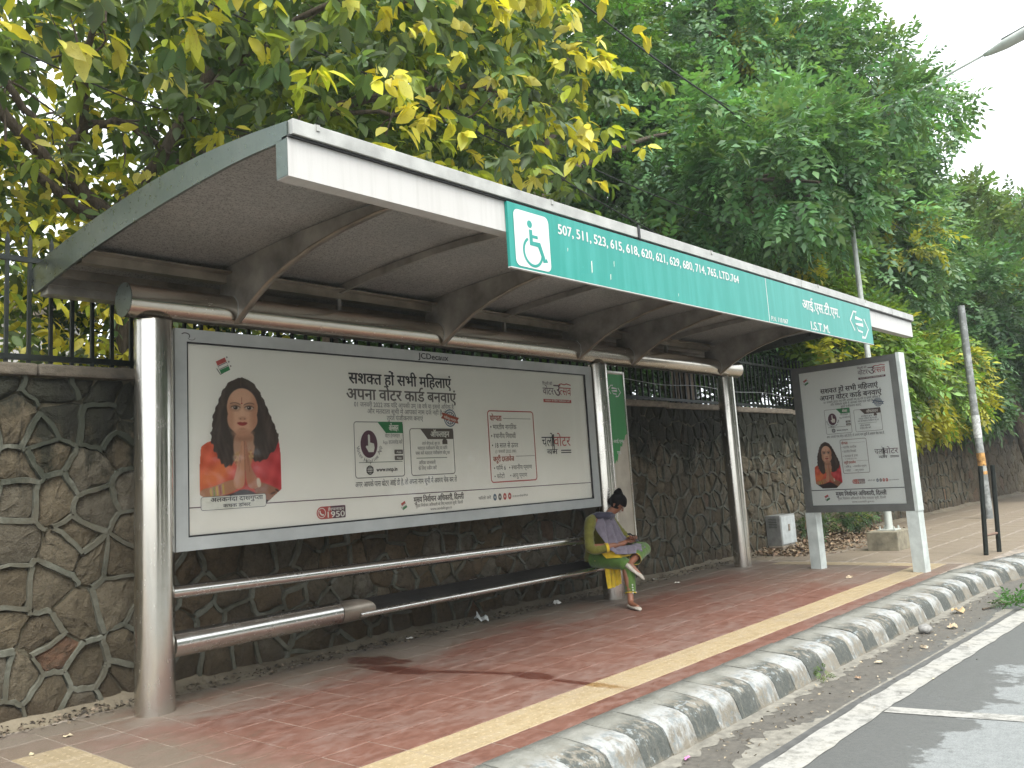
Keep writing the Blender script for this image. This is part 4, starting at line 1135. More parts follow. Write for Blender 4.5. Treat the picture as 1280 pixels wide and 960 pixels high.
# ribs: web with curved lower edge and a lower flange; deep gusset at the tube on the main ones
for x, main in ribx:
    if main:
        low = [(-.10, 2.832), (-.20, 2.895), (-.36, 2.985), (-.55, 3.075), (-.8, 3.160), (-1.1, 3.230), (-1.45, 3.280), (-1.85, 3.305), (-2.2, 3.300), (-2.44, 3.285)]
        web = [(0.13, 2.98), (-.09, 2.835)] + low[1:]
        up = [(y, arch_z(y) - .079) for y in (-2.44, -2.0, -1.5, -1.0, -.7)]
        hole_lo = [(-.62, 3.235), (-.30, 3.14)]
        upr = up + [(-.45, arch_z(-.45) - .079), (.0, arch_z(0) - .079), (.13, arch_z(.13) - .079)]
        P = plane((x, 0, 0), (0, -1, 0)); poly = [(-y, z) for y, z in web + upr]
        # two lobes so that the lens-shaped opening by the soffit stays open
        b = MB(); b.prism(poly, P, -.006, .006); part(b, 'rib', M_['rib'])
        b = MB(); vs = []
        for y, z in low: vs += [(x - .028, y, z - .006), (x + .028, y, z - .006), (x - .028, y, z + .004), (x + .028, y, z + .004)]
        fs = []
        for i in range(len(low) - 1): a, c = 4 * i, 4 * i + 4; fs += [(a, c, c + 1, a + 1), (a + 2, a + 3, c + 3, c + 2), (a, a + 2, c + 2, c), (a + 1, c + 1, c + 3, a + 3)]
        b.add(vs, fs, True); part(b, 'rib_flange', M_['rib_edge'])
        b = MB(); b.tube([(x, -.134, 2.90), (x, -.131, 3.0), (x, -.08, 3.06)], .009, 6); b.tube([(x, -.1, 2.84), (x, -.132, 2.92)], .008, 6); part(b, 'weld_seam', M_['galv'])
        # upper chord that leaves an open lens under the sheet
        b = MB(); pts = [(-y, arch_z(y) - .10) for y in (-.12, -.5, -1.0, -1.5, -2.0, -2.44)]
        b.box((x - .022, -2.44, 3.0), (x - .021, -2.43, 3.001)); part(b, 'rib_tab', M_['rib'])
    else:
        b = MB(); vs = []; ys = [.10, -.1, -.4, -.8, -1.2, -1.6, -2.0, -2.44]
        for y in ys:
            z = arch_z(y) - .079; h = .055 + .02 * max(0, 1 + y); vs += [(x - .016, y, z - h), (x + .016, y, z - h), (x - .016, y, z), (x + .016, y, z)]
        fs = []
        for i in range(len(ys) - 1): a, c = 4 * i, 4 * i + 4; fs += [(a, c, c + 1, a + 1), (a, a + 2, c + 2, c), (a + 1, c + 1, c + 3, a + 3)]
        b.add(vs, fs); b.box((x - .016, .05, 3.05), (x + .016, .09, 3.30)); part(b, 'purlin_rib', M_['rib'])
# channels that run the length of the roof
b = MB(); b.box((RX0 + .05, .03, 3.19), (RX1 - .05, .12, 3.262)); b.box((RX0 + .05, -.055, 3.255), (RX1 - .05, .03, 3.268)); part(b, 'roof_channel', M_['rib_edge'])
b = MB(); b.box((RX0 + .03, .56, 3.06), (RX1 - .03, .70, 3.13)); b.box((RX0 + .03, .54, 3.128), (RX1 - .03, .58, 3.22)); part(b, 'rear_gutter', M_['rib'])
b = MB(); b.box((RX0 + .03, .30, 3.14), (RX1 - .03, .36, 3.20)); part(b, 'rear_channel', M_['rib_edge'])

# teal name board on the fascia
P = plane((0, -2.556, 0), (1, 0, 0))
b = MB(); b.box((1.145, -2.580, 2.853), (5.052, -2.555, 3.300), None, .003); nb1 = part(b, 'name_board', M_['teal'])
b = MB(); b.box((5.062, -2.580, 2.853), (8.03, -2.555, 3.300), None, .003); nb2 = part(b, 'name_board', M_['teal'])
b = MB(); b.box((5.053, -2.581, 2.853), (5.061, -2.556, 3.300)); b.box((1.142, -2.583, 2.846), (8.03, -2.556, 2.852)); part(b, 'board_bead', M_['signwhite'])
W = .0262
b = MB(); b.flat(rrect(1.20, 2.868, 1.575, 3.262, .045), P, W); b.build('access_square', M_['signwhite'], nb1)
b = MB(); ic = M_['teal']
b.flat(circle(1.365, 3.178, .027, n=16), P, W + .001)
stroke(b, [(1.372, 3.140), (1.372, 3.045), (1.455, 3.045), (1.505, 2.935), (1.535, 2.948)], .034, P, W + .001)
stroke(b, [(1.372, 3.095), (1.445, 3.095)], .022, P, W + .0012)
arc = [(1.385 + .098 * math.cos(a), 2.985 + .098 * math.sin(a)) for a in np.linspace(PI * .66, PI * 1.93, 22)]
stroke(b, arc, .020, P, W + .0014); b.build('wheelchair_symbol', M_['teal'], nb1)
textobj(nb1, P, '507, 511, 523, 615, 618, 620, 621, 629, 680, 714, 765, LTD.764', 1.685, 4.46, 3.168, .071, M_['signwhite'], True, W)
textobj(nb2, P, 'P.N. 110 067', 5.10, 5.49, 2.872, .046, M_['signwhite'], True, W)
textobj(nb2, P, 'आई.एस.टी.एम.', 5.92, 6.96, 3.085, .095, M_['signwhite'], True, W)
textobj(nb2, P, 'I.S.T.M.', 6.09, 6.61, 2.872, .088, M_['signwhite'], True, W)
ARW = [(7.415, 2.975), (7.296, 3.090), (7.430, 3.212), (7.525, 3.212), (7.469, 3.140), (7.700, 3.128), (7.712, 3.066), (7.459, 3.060), (7.530, 2.985), (7.677, 2.975), (7.640, 2.912), (7.745, 2.912), (7.885, 3.03), (7.765, 3.150)]
def arrows(par, P, cx, cy, s, t, w, m):
    b = MB(); stroke(b, [(cx + (x - 7.595) * s, cy + (z - 3.06) * s) for x, z in ARW], t, P, w); b.build('double_arrow', m, par)
arrows(nb2, P, 7.60, 3.06, 1.0, .020, W, M_['signwhite'])

# scratches through the vinyl
b = MB()
for (x, z, l, ww) in ((2.06, 2.93, .10, .008), (2.30, 2.91, .05, .006), (2.36, 3.02, .05, .004), (1.78, 3.05, .03, .004), (3.3, 2.9, .03, .004)):
    b.flat([(x, z), (x + ww, z + .01), (x + ww * 1.6, z + l), (x + ww * .4, z + l * .9)], P, W)
b.build('scratch', INK['cream'], nb1)

# ================================================================== BILLBOARD
bb = thing('billboard', 'wide grey framed billboard with a cream poster between the left and middle columns', 'billboard', (2.85, 0, 1.09))
FY = -.03
b = MB()
X0, X1, Z0, Z1, t = .158, 5.53, 1.09, 2.765, .098
for a, c in (((X0, FY, Z0), (X1, .10, Z0 + t)), ((X0, FY, Z1 - t), (X1, .10, Z1)), ((X0, FY, Z0 + t), (X0 + t, .10, Z1 - t)), ((X1 - t - .03, FY, Z0 + t), (X1, .10, Z1 - t))): b.box(a, c)
fr = part(b, 'frame', M_['frame'], bb)
b = MB(); b.box((X0 + .02, .095, Z0 + .02), (X1 - .02, .104, Z1 - .02)); part(b, 'back_panel', M_['galv'], bb)
P = plane((0, .0, 0), (1, 0, 0))
b = MB(); e = .012
u0, u1, v0, v1 = X0 + t, X1 - t - .03, Z0 + t, Z1 - t
for a in ((u0, v0, u1, v0 + e), (u0, v1 - e, u1, v1), (u0, v0, u0 + e, v1), (u1 - e, v0, u1, v1)): b.box((a[0] - .001, FY + .006, a[1] - .001), (a[2] + .001, FY + .016, a[3] + .001))
b.build('seal', M_['black'], fr)
textobj(fr, P, 'JCDecaux', 2.67, 3.08, 2.690, .056, INK['black'], True, .0312)
b = MB(); P2 = plane((0, FY, 0), (1, 0, 0))
for (cx, cz) in ((.245, 2.71),): 
    stroke(b, [(cx + .035 * math.cos(a), cz + .022 * math.sin(a)) for a in np.linspace(2.6, -.6, 12)], .008, P2, .0012); stroke(b, [(cx + .05 + .03 * math.cos(a), cz - .01 + .02 * math.sin(a)) for a in np.linspace(3.4, 6.3, 12)], .004, P2, .0012)
b.build('frame_mark', INK['dark'], fr)
b = MB(); b.box((X0 + .05, -.001, Z0 + .05), (X1 - .05, .02, Z1 - .05)); po = part(b, 'poster', M_['paper'], bb)
I_ = lambda a: a
w = .003
put_portrait(po, P, .366, 1.385, 1.098, 2.425, w)
b = MB(); b.flat([(.262, 1.400), (5.39, 1.374), (5.39, 1.381), (.262, 1.408)], P, w + .0005); b.build('print_line', INK['plum'], po)
b = MB(); b.flat(rrect(.372, 1.375, .945, 1.480, .02), P, w + .001); b.build('name_plate', INK['cream'], po)
b = MB(); ring(b, rrect(.372, 1.375, .945, 1.480, .02), .004, P, w + .0015); b.build('name_plate_outline', INK['mid'], po)
textobj(po, P, 'अलकनंदा दासगुप्ता', .455, .915, 1.437, .030, INK['dark'], True, w + .002)
textobj(po, P, 'कथक डांसर', .56, .80, 1.390, .024, INK['dark'], True, w + .002)
eci_mark(po, P, .585, 2.505, .085, w)
print_body(po, P, 1.0, w, I_, I_, INK['dark'], INK['mid'], INK['pale'])
badge_1950(po, P, 1.435, 1.232, 1.742, 1.338, w)
footer_mark(po, P, I_, I_, 1.0, w, INK['mid'], INK['mid'])
social_row(po, P, 3.44, 4.215, 1.298, .042, w, INK['mid'])
def right_box(par, P, X, Y, k, w, edge):
    b = MB(); ring(b, rrect(X(3.643), Y(1.445), X(4.40), Y(2.205), .04 * k), .012 * k, P, w); b.build('box_outline', edge, par)
    def T(t, a, c, v, h, m, bold=False): textobj(par, P, t, X(a), X(c), Y(v), h * k, m, bold, w)
    T('योग्यता', 3.68, 3.865, 2.095, .052, INK['orange'], True); b = MB(); stroke(b, [(X(3.89), Y(2.12)), (X(4.35), Y(2.12))], .005 * k, P, w); stroke(b, [(X(4.06), Y(1.715)), (X(4.38), Y(1.715))], .005 * k, P, w); b.build('divider', INK['pale'], par)
    T('• भारतीय नागरिक', 3.68, 4.10, 2.005, .045, INK['mid']); T('• स्थानीय निवासी', 3.685, 4.08, 1.91, .045, INK['mid']); T('• 18 साल से ऊपर', 3.69, 4.11, 1.81, .045, INK['mid']); T('(1 जनवरी 2022 तक)', 3.74, 4.07, 1.755, .028, INK['pale'])
    T('जरूरी दस्तावेज', 3.695, 4.03, 1.665, .048, INK['orange'], True); T('• फॉर्म 6', 3.70, 3.885, 1.575, .040, INK['mid']); T('• स्थानीय प्रमाण', 3.94, 4.32, 1.575, .040, INK['mid']); T('• फोटो', 3.70, 3.86, 1.490, .040, INK['mid']); T('• आयु प्रमाण', 3.95, 4.23, 1.490, .040, INK['mid'])
right_box(po, P, I_, I_, 1, w, INK['red'])
def utsav(par, P, X, Y, k, w):
    textobj(par, P, 'दिल्ली की', X(4.60), X(4.78), Y(2.515), .030 * k, INK['plum'], False, w)
    textobj(par, P, 'वोटर', X(4.60), X(4.80), Y(2.405), .075 * k, INK['plum'], False, w)
    textobj(par, P, 'उ', X(4.80), X(4.93), Y(2.395), .125 * k, INK['plum'], False, w); textobj(par, P, 'त्सव', X(4.91), X(5.13), Y(2.405), .090 * k, INK['red'], False, w)
    b = MB(); b.flat([(X(4.60), Y(2.315)), (X(5.12), Y(2.315)), (X(5.12), Y(2.352)), (X(4.60), Y(2.352))], P, w); b.build('slogan_band', INK['red'] if k > .9 else INK['plum'], par)
    textobj(par, P, 'मतदान के लिए पंजीकरण करें', X(4.63), X(5.09), Y(2.325), .018 * k, INK['cream'], True, w + .0006)
    b = MB(); stroke(b, [(X(4.90), Y(2.525)), (X(4.95), Y(2.538)), (X(5.0), Y(2.528)), (X(5.05), Y(2.541)), (X(5.13), Y(2.527))], .012 * k, P, w); b.build('crowd_mark', INK['red'], par)
utsav(po, P, I_, I_, 1, w)
def chalo(par, P, X, Y, k, w):
    textobj(par, P, 'चलो', X(4.52), X(4.74), Y(1.815), .105 * k, INK['dark'], False, w); textobj(par, P, 'वोटर', X(4.735), X(5.05), Y(1.815), .105 * k, INK['red'] if k > .9 else INK['plum'], False, w)
    textobj(par, P, 'बन', X(4.60), X(4.80), Y(1.725), .055 * k, INK['dark'], False, w)
    b = MB(); stroke(b, [(X(4.86), Y(1.765)), (X(5.05), Y(1.765))], .012 * k, P, w); stroke(b, [(X(4.86), Y(1.74)), (X(5.05), Y(1.74))], .012 * k, P, w); b.build('slogan_line', INK['dark'], par)
    b = MB(); stroke(b, [(X(4.71), Y(1.73)), (X(4.71), Y(1.93)), (X(4.735), Y(1.95)), (X(4.74), Y(1.73))], .012 * k, P, w); b.build('finger_mark', INK['dark'], par)
chalo(po, P, I_, I_, 1, w)
b = MB(); b.box((u0 + .002, FY + .018, v0 + .002), (u1 - .002, FY + .0185, v1 - .002))
b = MB(); b.flat([(u0, v0), (u1, v0), (u1, v1), (u0, v1)], plane((0, FY + .018, 0), (1, 0, 0)), 0); part(b, 'glass_pane', M_['glass'], bb)

# green route panel beside the middle column
rp = thing('route_panel', 'tall narrow panel right of the middle column with torn green top showing a double arrow', 'sign panel', (6.04, 0, .95))
b = MB(); b.box((5.86, -.02, .70), (6.205, .02, 2.715)); part(b, 'panel_face', plain('beige_panel_back', (.40, .36, .29), .5, .1, .15, 3), rp)
b = MB(); b.box((5.842, -.035, .69), (5.860, .035, 2.74)); b.box((6.205, -.035, .69), (6.232, .035, 2.74)); b.box((5.860, -.03, 2.715), (6.205, .03, 2.74)); part(b, 'panel_frame', M_['steel_v'], rp)
P = plane((0, -.0205, 0), (1, 0, 0))
b = MB(); b.flat([(5.862, 2.70), (5.862, 1.60), (5.90, 1.585), (5.93, 1.63), (5.95, 1.60), (5.99, 1.70), (6.02, 1.72), (6.05, 1.80), (6.08, 1.79), (6.11, 1.86), (6.15, 1.88), (6.17, 1.93), (6.203, 1.95), (6.203, 2.70)], P, .001); tv = part(b, 'torn_vinyl', M_['green'], rp)
arrows(tv, P, 6.01, 2.49, .46, .012, .0018, M_['signwhite'])
textobj(tv, P, 'आई.एस.', 5.90, 6.13, 1.84, .035, M_['signwhite'], True, .0018); textobj(tv, P, 'एम.', 5.96, 6.05, 1.70, .035, M_['signwhite'], True, .0018)

# ================================================================== BENCH
bench = thing('bench', 'long steel tube bench with dark perforated seat and separate back rail under the billboard', 'bench', (2.8, 0, 0))
b = MB(); b.tube([(.13, 0, .803), (2.7, 0, .764), (5.57, 0, .724)], .049, 32); part(b, 'back_rail', M_['steel_rail'], bench)
b = MB(); b.tube([(.13, 0, .436), (1.62, 0, .440)], .092, 36); part(b, 'seat_tube', M_['steel_rail'], bench)
b = MB()
n = 36; vs = []; fs = []
for k in range(n):
    a = 2 * PI * k / n; vs.append((1.628, .092 * math.sin(a), .438 + .092 * math.cos(a)))
for k in range(n):
    a = 2 * PI * k / n; ext = .30 * (.5 - .5 * math.sin(a)) + .04; vs.append((1.628 + ext, .090 * math.sin(a), .438 + .090 * math.cos(a)))
for k in range(n): fs.append((k, n + k, n + (k + 1) % n, (k + 1) % n))
b.add(vs, fs, True); b.add(vs[n:], [tuple(range(n))]); part(b, 'seat_tube_end', M_['rib_edge'], bench)
b = MB(); b.tube([(1.80, -.072, .398), (5.57, -.072, .380)], .028, 20); part(b, 'front_edge', M_['steel_rail'], bench)
g = NG('black_perforated_seat'); v_ = g.n('ShaderNodeTexVoronoi'); v_.inputs['Scale'].default_value = 70; g.lk(g.pos, v_.inputs['Vector'])
g.set(base=g.mix(g.rng(v_.outputs['Distance'], .25, .45), (.004, .004, .004), g.ramp(g.noise(3, 5), [(.3, (.02, .02, .019)), (.7, (.055, .05, .045))])), rough=.42, metal=.3)
b = MB(); vs = []; fs = []
N = 24
for i in range(N + 1):
    x = 1.78 + (5.57 - 1.78) * i / N; z = .458 - .022 * i / N
    for (y, dz) in ((-.06, -.030), (.02, -.010), (.12, .008), (.24, .028), (.27, .024), (.27, .002), (-.06, -.055)): vs.append((x, y, z + dz))
for i in range(N):
    for k in range(7): fs.append((i * 7 + k, (i + 1) * 7 + k, (i + 1) * 7 + (k + 1) % 7, i * 7 + (k + 1) % 7))
b.add(vs, fs); b.add(vs[:7], [tuple(range(7))]); b.add(vs[-7:], [tuple(reversed(range(7)))]); part(b, 'seat', g.m, bench)
b = MB(); b.tube([(1.78, .265, .468), (5.57, .265, .45)], .018, 12); part(b, 'rear_edge', M_['steel_rail'], bench)
b = MB(); b.box((5.50, -.08, .385), (5.60, .27, .40)); part(b, 'end_bracket', M_['rib'], bench)

# ================================================================== FREE-STANDING POSTER BOARD
A = Vector((8.842, -1.255, 0)); U = Vector((-.13593, -.99072, 0))
ab = thing('poster_board', 'free standing dark framed poster board on two pale legs to the right of the shelter', 'advertising board', (8.75, -1.95, 0))
P = plane(A, U)
b = MB()
def pbox(mb, u0, v0, u1, v1, w0, w1):
    mb.prism([(u0, v0), (u1, v0), (u1, v1), (u0, v1)], P, w0, w1); return mb
fa, fb, za, zb = -.125, 1.385, .762, 2.775
for q in ((fa, za, fb, za + .095), (fa, zb - .08, fb, zb), (fa, za + .095, fa + .095, zb - .08), (fb - .095, za + .095, fb, zb - .08)): pbox(b, *q, -.10, 0)
f2 = part(b, 'frame', M_['boardframe'], ab)
b = MB(); pbox(b, fa + .01, za + .01, fb - .01, zb - .01, -.13, -.101); part(b, 'back_panel', M_['galv'], ab)
b = MB(); pbox(b, fb + .001, za - .0, fb + .045, zb + .012, -.15, .004); part(b, 'side_cover', M_['boardleg'], ab)
b = MB(); pbox(b, fa - .012, za, fa - .001, zb, -.13, .0); part(b, 'side_cover', M_['boardframe'], ab)
for u in (-.155, 1.265):
    b = MB(); pbox(b, u, -.01, u + .155, za - .001, -.15, -.002); part(b, 'leg', M_['boardleg'], ab)
b = MB(); pbox(b, fa + .09, za + .09, fb - .09, zb - .075, -.05, -.022); po2 = part(b, 'poster', M_['paper2'], ab)
iu0, iu1, iv0, iv1 = -.03, 1.29, .857, 2.695
w2 = -.019
# big-poster metres -> this sheet (two regions: head block and lower block)
pix = lambda px, py: None
k = .60
hx = lambda a: .27 + (a - 1.83) * .635
hy = lambda v: 2.375 + (v - 2.415) * .66
print_body(po2, P, .64, w2, hx, hy, INK['dark'], INK['dark'], INK['mid'])
put_portrait(po2, P, .05, 1.085, .445, 1.72, w2)
right_box(po2, P, lambda a: .47 + (a - 3.643) * .50, lambda v: 1.27 + (v - 1.445) * .60, .58, w2, INK['pale'])
utsav(po2, P, lambda a: .84 + (a - 4.60) * .72, lambda v: 2.50 + (v - 2.315) * .72, .72, w2)
chalo(po2, P, lambda a: .94 + (a - 4.52) * .60, lambda v: 1.50 + (v - 1.815) * .62, .62, w2)
eci_mark(po2, P, .07, 2.565, .055, w2)
badge_1950(po2, P, .585, 1.13, .76, 1.19, w2)
social_row(po2, P, .80, 1.22, 1.165, .026, w2, INK['dark'])
b = MB(); pbox(b, iu0, 1.057, iu1, 1.066, w2, w2 + .0008); b.build('print_line', INK['black'], po2)
footer_mark(po2, P, lambda a: .20 + (a - 2.43) * 1.05, lambda v: .96 + (v - 1.295) * 1.1, 1.05, w2, INK['dark'], INK['mid'])
b = MB(); b.flat([(fa + .093, za + .093), (fb - .093, za + .093), (fb - .093, zb - .078), (fa + .093, zb - .078)], P, -.010); part(b, 'glass_pane', M_['glass'], ab)
# ================================================================== VEGETATION
def leaf_tpl(L=1.0, w=0.42, fold=0.12, droop=0.12, seg=3):
    """one leaf along +X, folded on its midrib, drooping; returns V, F (triangles)"""
    xs = [0, .22, .52, .80, 1.0] if seg == 3 else [0, .45, 1.0]
    ws = [0, .80, 1.0, .55, 0] if seg == 3 else [0, 1.0, 0]
    V = [(0, 0, 0)]
    for x, q in zip(xs[1:-1], ws[1:-1]):
        z = -droop * x * x; hw = w / 2 * q
        V += [(x, hw, z + fold * hw * 2), (x, 0, z), (x, -hw, z + fold * hw * 2)]
    V.append((1, 0, -droop))
    n = len(xs) - 2; F = [(0, 2, 1), (0, 3, 2)]
    for i in range(n - 1):
        a = 1 + 3 * i; c = a + 3
        F += [(a, a + 1, c + 1), (a, c + 1, c), (a + 1, a + 2, c + 2), (a + 1, c + 2, c + 1)]
    a = 1 + 3 * (n - 1); t = len(V) - 1; F += [(a, a + 1, t), (a + 1, a + 2, t)]
    return np.array(V, float) * L, np.array(F)
def spray_tpl(pairs=4, L=1.0, lw=0.34, ll=0.34, seed=0):
    """pinnate leaf: paired leaflets on a drooping stalk"""
    r = np.random.default_rng(seed); V, F = [], []; n = 0
    lv, lf = leaf_tpl(1, .46, .10, .12, 1)
    items = []
    for i in range(pairs):
        x = .25 + .68 * i / max(1, pairs - .0)
        for s in (-1, 1): items.append((x, s * (1.05 + r.normal(0, .15)), ll * (1 - .15 * abs(i - pairs / 2) / pairs)))
    items.append((.92, 0, ll * 1.1))
    for x, a, l in items:
        v = lv * l; tw = r.normal(0, .35); ca, sa = math.cos(tw), math.sin(tw)
        v = np.stack([v[:, 0], v[:, 1] * ca - v[:, 2] * sa, v[:, 1] * sa + v[:, 2] * ca], 1)
        ca, sa = math.cos(a), math.sin(a); v = np.stack([v[:, 0] * ca - v[:, 1] * sa, v[:, 0] * sa + v[:, 1] * ca, v[:, 2]], 1)
        v[:, 2] += -.22 * np.hypot(v[:, 0], v[:, 1]) ** 2; v += (x, 0, -.28 * x * x)
        V.append(v); F.append(lf + n); n += len(v)
    return np.vstack(V) * L, np.vstack(F)
def frames(D, roll):
    D = D / np.linalg.norm(D, axis=1, keepdims=True)
    up = np.tile([0, 0, 1.], (len(D), 1)); Y = np.cross(up, D); ln = np.linalg.norm(Y, axis=1, keepdims=True)
    Y = np.where(ln < .05, [[0, 1., 0]], Y / (ln + 1e-9)); Z = np.cross(D, Y)
    c, s = np.cos(roll)[:, None], np.sin(roll)[:, None]
    return D, Y * c + Z * s, -Y * s + Z * c
def scatter(V, F, pos, D, roll, size, col, name, m, jit=0.0):
    X, Y, Z = frames(D, roll); n = len(pos); k = len(V)
    W = (pos[:, None, :] + size[:, None, None] * (V[None, :, 0:1] * X[:, None, :] + V[None, :, 1:2] * Y[:, None, :] + V[None, :, 2:3] * Z[:, None, :])).reshape(-1, 3)
    FF = (F[None] + (np.arange(n) * k)[:, None, None]).reshape(-1, 3)
    CC = np.repeat(col, k, axis=0)
    return W, FF, CC
def join(parts):
    V, F, Cc, n = [], [], [], 0
    for v, f, c in parts: V.append(v); F.append(f + n); Cc.append(c); n += len(v)
    return np.vstack(V), np.vstack(F), np.vstack(Cc)
def lump(d, seed, amp=.28):
    r = np.random.default_rng(seed); out = np.zeros(len(d))
    for _ in range(7):
        k = r.normal(0, 3.2, 3); out += np.sin(d @ k + r.uniform(0, 6.3))
    return 1 + amp * out / 3.2
def crown_pts(n, c, r, seed, shell=.22, face=None):
    q = np.random.default_rng(seed); d = q.normal(0, 1, (n * 2, 3)); d /= np.linalg.norm(d, axis=1, keepdims=True)
    if face is not None:
        keep = (d @ np.array(face)) > -0.25; d = d[keep]
    d = d[:n]; rad = (1 - np.abs(q.normal(0, shell, len(d)))).clip(.15, 1.05) * lump(d, seed)
    return np.array(c) + d * np.array(r) * rad[:, None], d
def colors(n, base, q, var=.22, yellow=0.0, ycol=(.30, .30, .04)):
    c = np.array(base)[None] * (1 + q.normal(0, var, (n, 1))).clip(.45, 1.7) * (1 + q.normal(0, .08, (n, 3)))
    y = q.random(n) < yellow; c[y] = np.array(ycol) * (1 + q.normal(0, .2, (int(y.sum()), 1))).clip(.5, 1.5)
    return c.clip(.004, .8)
def limb(mb, pts, r0, r1, n=9, wob=.04):
    pts = [np.array(p, float) for p in pts]; out = []
    for i in range(len(pts) - 1):
        for k in range(4): out.append(pts[i] + (pts[i + 1] - pts[i]) * k / 4)
    out.append(pts[-1]); out = [out[0]] + [(out[i - 1] + out[i] * 2 + out[min(i + 1, len(out) - 1)]) / 4 + rng.normal(0, wob * .3, 3) for i in range(1, len(out))]
    rr = [r0 + (r1 - r0) * i / (len(out) - 1) for i in range(len(out))]
    mb.tube(out, [r * (1 + rng.normal(0, .05)) for r in rr], n)
SPR = [spray_tpl(4, seed=1), spray_tpl(5, seed=2, ll=.30), spray_tpl(3, seed=3, ll=.42)]

def foliage(name, parent, balls, base, size=(.34, .52), yellow=0.0, ycol=(.32, .31, .04), seed=1, droop=.25, m='leaf_far', cull=None, inner=False):
    parts = []; q = np.random.default_rng(seed)
    for bi, (c, r, n, *face) in enumerate(balls):
        P_, d = crown_pts(n, c, r, seed * 31 + bi, face=face[0] if face else None)
        # clumps: pull points toward clump centres so that light and dark masses form
        nc = max(4, n // 45); cc, _ = crown_pts(nc, c, r, seed * 57 + bi, shell=.10, face=face[0] if face else None)
        idx = q.integers(0, len(cc), len(P_)); 
        near = ((P_[:, None, :] - cc[None]) ** 2).sum(2).argmin(1) if len(P_) * len(cc) < 4e6 else idx
        P_ = P_ + (cc[near] - P_) * q.uniform(.15, .55, (len(P_), 1))
        if cull is not None: k = cull(P_); P_ = P_[k]; d = d[k]; near = near[k]
        D = d * .9 + q.normal(0, .55, d.shape); D[:, 2] -= droop
        col = colors(len(P_), base, q, .24, 0); cv = q.normal(1, .16, len(cc)).clip(.6, 1.5); col *= cv[near][:, None]
        yc = q.random(len(cc)) < yellow; ysel = yc[near] & (q.random(len(P_)) < .8); col[ysel] = np.array(ycol) * (1 + q.normal(0, .22, (int(ysel.sum()), 1))).clip(.5, 1.5)
        ni = max(6, int(n * .40)); Pi, di = crown_pts(ni, np.array(c) + (.25, .5, -.1), np.array(r) * .72, seed * 77 + bi, shell=.5)
        if cull is not None: kk = cull(Pi) & (Pi[:, 1] > .9); Pi = Pi[kk]; di = di[kk]
        if inner and len(Pi):
            V, F = SPR[1]; parts.append(scatter(V, F, Pi, di + q.normal(0, .8, di.shape), q.normal(0, .9, len(Pi)), q.uniform(size[1] * 1.2, size[1] * 1.9, len(Pi)), colors(len(Pi), base, q, .25), name, None))
        for t, (V, F) in enumerate(SPR):
            s = np.arange(len(P_)) % len(SPR) == t
            parts.append(scatter(V, F, P_[s], D[s], q.normal(0, .5, s.sum()), q.uniform(*size, s.sum()), col[s], name, None))
    V, F, Cc = join(parts)
    o = link(name, np_mesh(name, V, F, M_[m], Cc.clip(.003, .8)), None, parent)
    o.matrix_parent_inverse = Matrix.Translation(parent.location).inverted() if parent else Matrix.Identity(4)
    return o
def pp(mb, name, m, par):
    o = mb.build(name, m, par); o.matrix_parent_inverse = Matrix.Translation(par.location).inverted(); return o

roofcull = lambda P_: ~((P_[:, 2] < 3.75) & (P_[:, 1] < 1.3) & (P_[:, 0] > -2) & (P_[:, 0] < 10.2)) & ~((P_[:, 2] < np.where(P_[:, 0] > 11, 2.05, 2.9)) & (P_[:, 1] < 1.25))
FACE = (-.45, -.85, .05)
# ---- near broad-leaved tree over the left half of the roof
t1 = thing('broad_leaved_tree', 'near tree with large drooping yellow and green leaves over the left roof half', 'tree', (1.15, 2.3, 0))
b = MB(); limb(b, [(1.15, 2.3, -.2), (1.05, 2.25, 1.6), (.85, 2.15, 3.2), (.62, 2.0, 4.25)], .17, .115, 12); pp(b, 'trunk', M_['bark'], t1)
limbs = [([(.62, 2.0, 4.2), (.25, 1.95, 4.45), (-.2, 1.9, 4.75), (-.6, 1.85, 5.15), (-1.2, 1.8, 5.3), (-2.2, 1.6, 5.5)], .075, .04),
         ([(.62, 2.0, 4.15), (.1, 1.8, 4.25), (-.45, 1.7, 4.5), (-1.1, 1.6, 4.65), (-2, 1.5, 4.6)], .055, .03),
         ([(-.05, 1.93, 4.6), (-.15, 1.9, 5.0), (-.5, 1.9, 5.35), (-.9, 1.9, 5.4), (-1.6, 1.8, 5.9)], .042, .02),
         ([(.3, 1.95, 4.4), (.15, 1.9, 4.75), (.3, 1.85, 5.05), (.62, 1.8, 5.15), (.95, 1.7, 4.95)], .055, .03),
         ([(.62, 2.0, 4.2), (1.1, 1.9, 4.9), (1.5, 1.7, 5.9), (1.9, 1.5, 7.2)], .10, .04),
         ([(1.1, 1.9, 4.8), (2.0, 1.6, 5.3), (3.1, 1.1, 5.9), (4.4, .6, 6.3), (5.6, .2, 6.2)], .08, .02),
         ([(1.3, 1.8, 5.4), (1.6, 1.0, 6.0), (2.0, .1, 6.3), (2.6, -.5, 6.2)], .05, .015),
         ([(2.0, 1.6, 5.3), (2.3, .8, 5.4), (2.7, .2, 5.3), (3.2, -.2, 5.2)], .04, .012),
         ([(.3, 1.9, 4.9), (0, 1.2, 5.3), (-.2, .4, 5.5), (-.2, -.3, 5.6)], .04, .012)]
b = MB()
for pts, a, c in limbs: limb(b, pts, a, c)
q = np.random.default_rng(5)
for _ in range(60):       # twigs
    s = limbs[q.integers(0, len(limbs))][0]; k = q.integers(1, len(s)); p = np.array(s[k]); e = p + q.normal(0, .45, 3) + (0, -.1, .1); mid_ = (p + e) / 2 + q.normal(0, .08, 3)
    limb(b, [p, mid_, e], .014, .004, 5, .02)
pp(b, 'limb', M_['bark'], t1)
LV, LF = leaf_tpl(1, .46, .16, .16, 3)
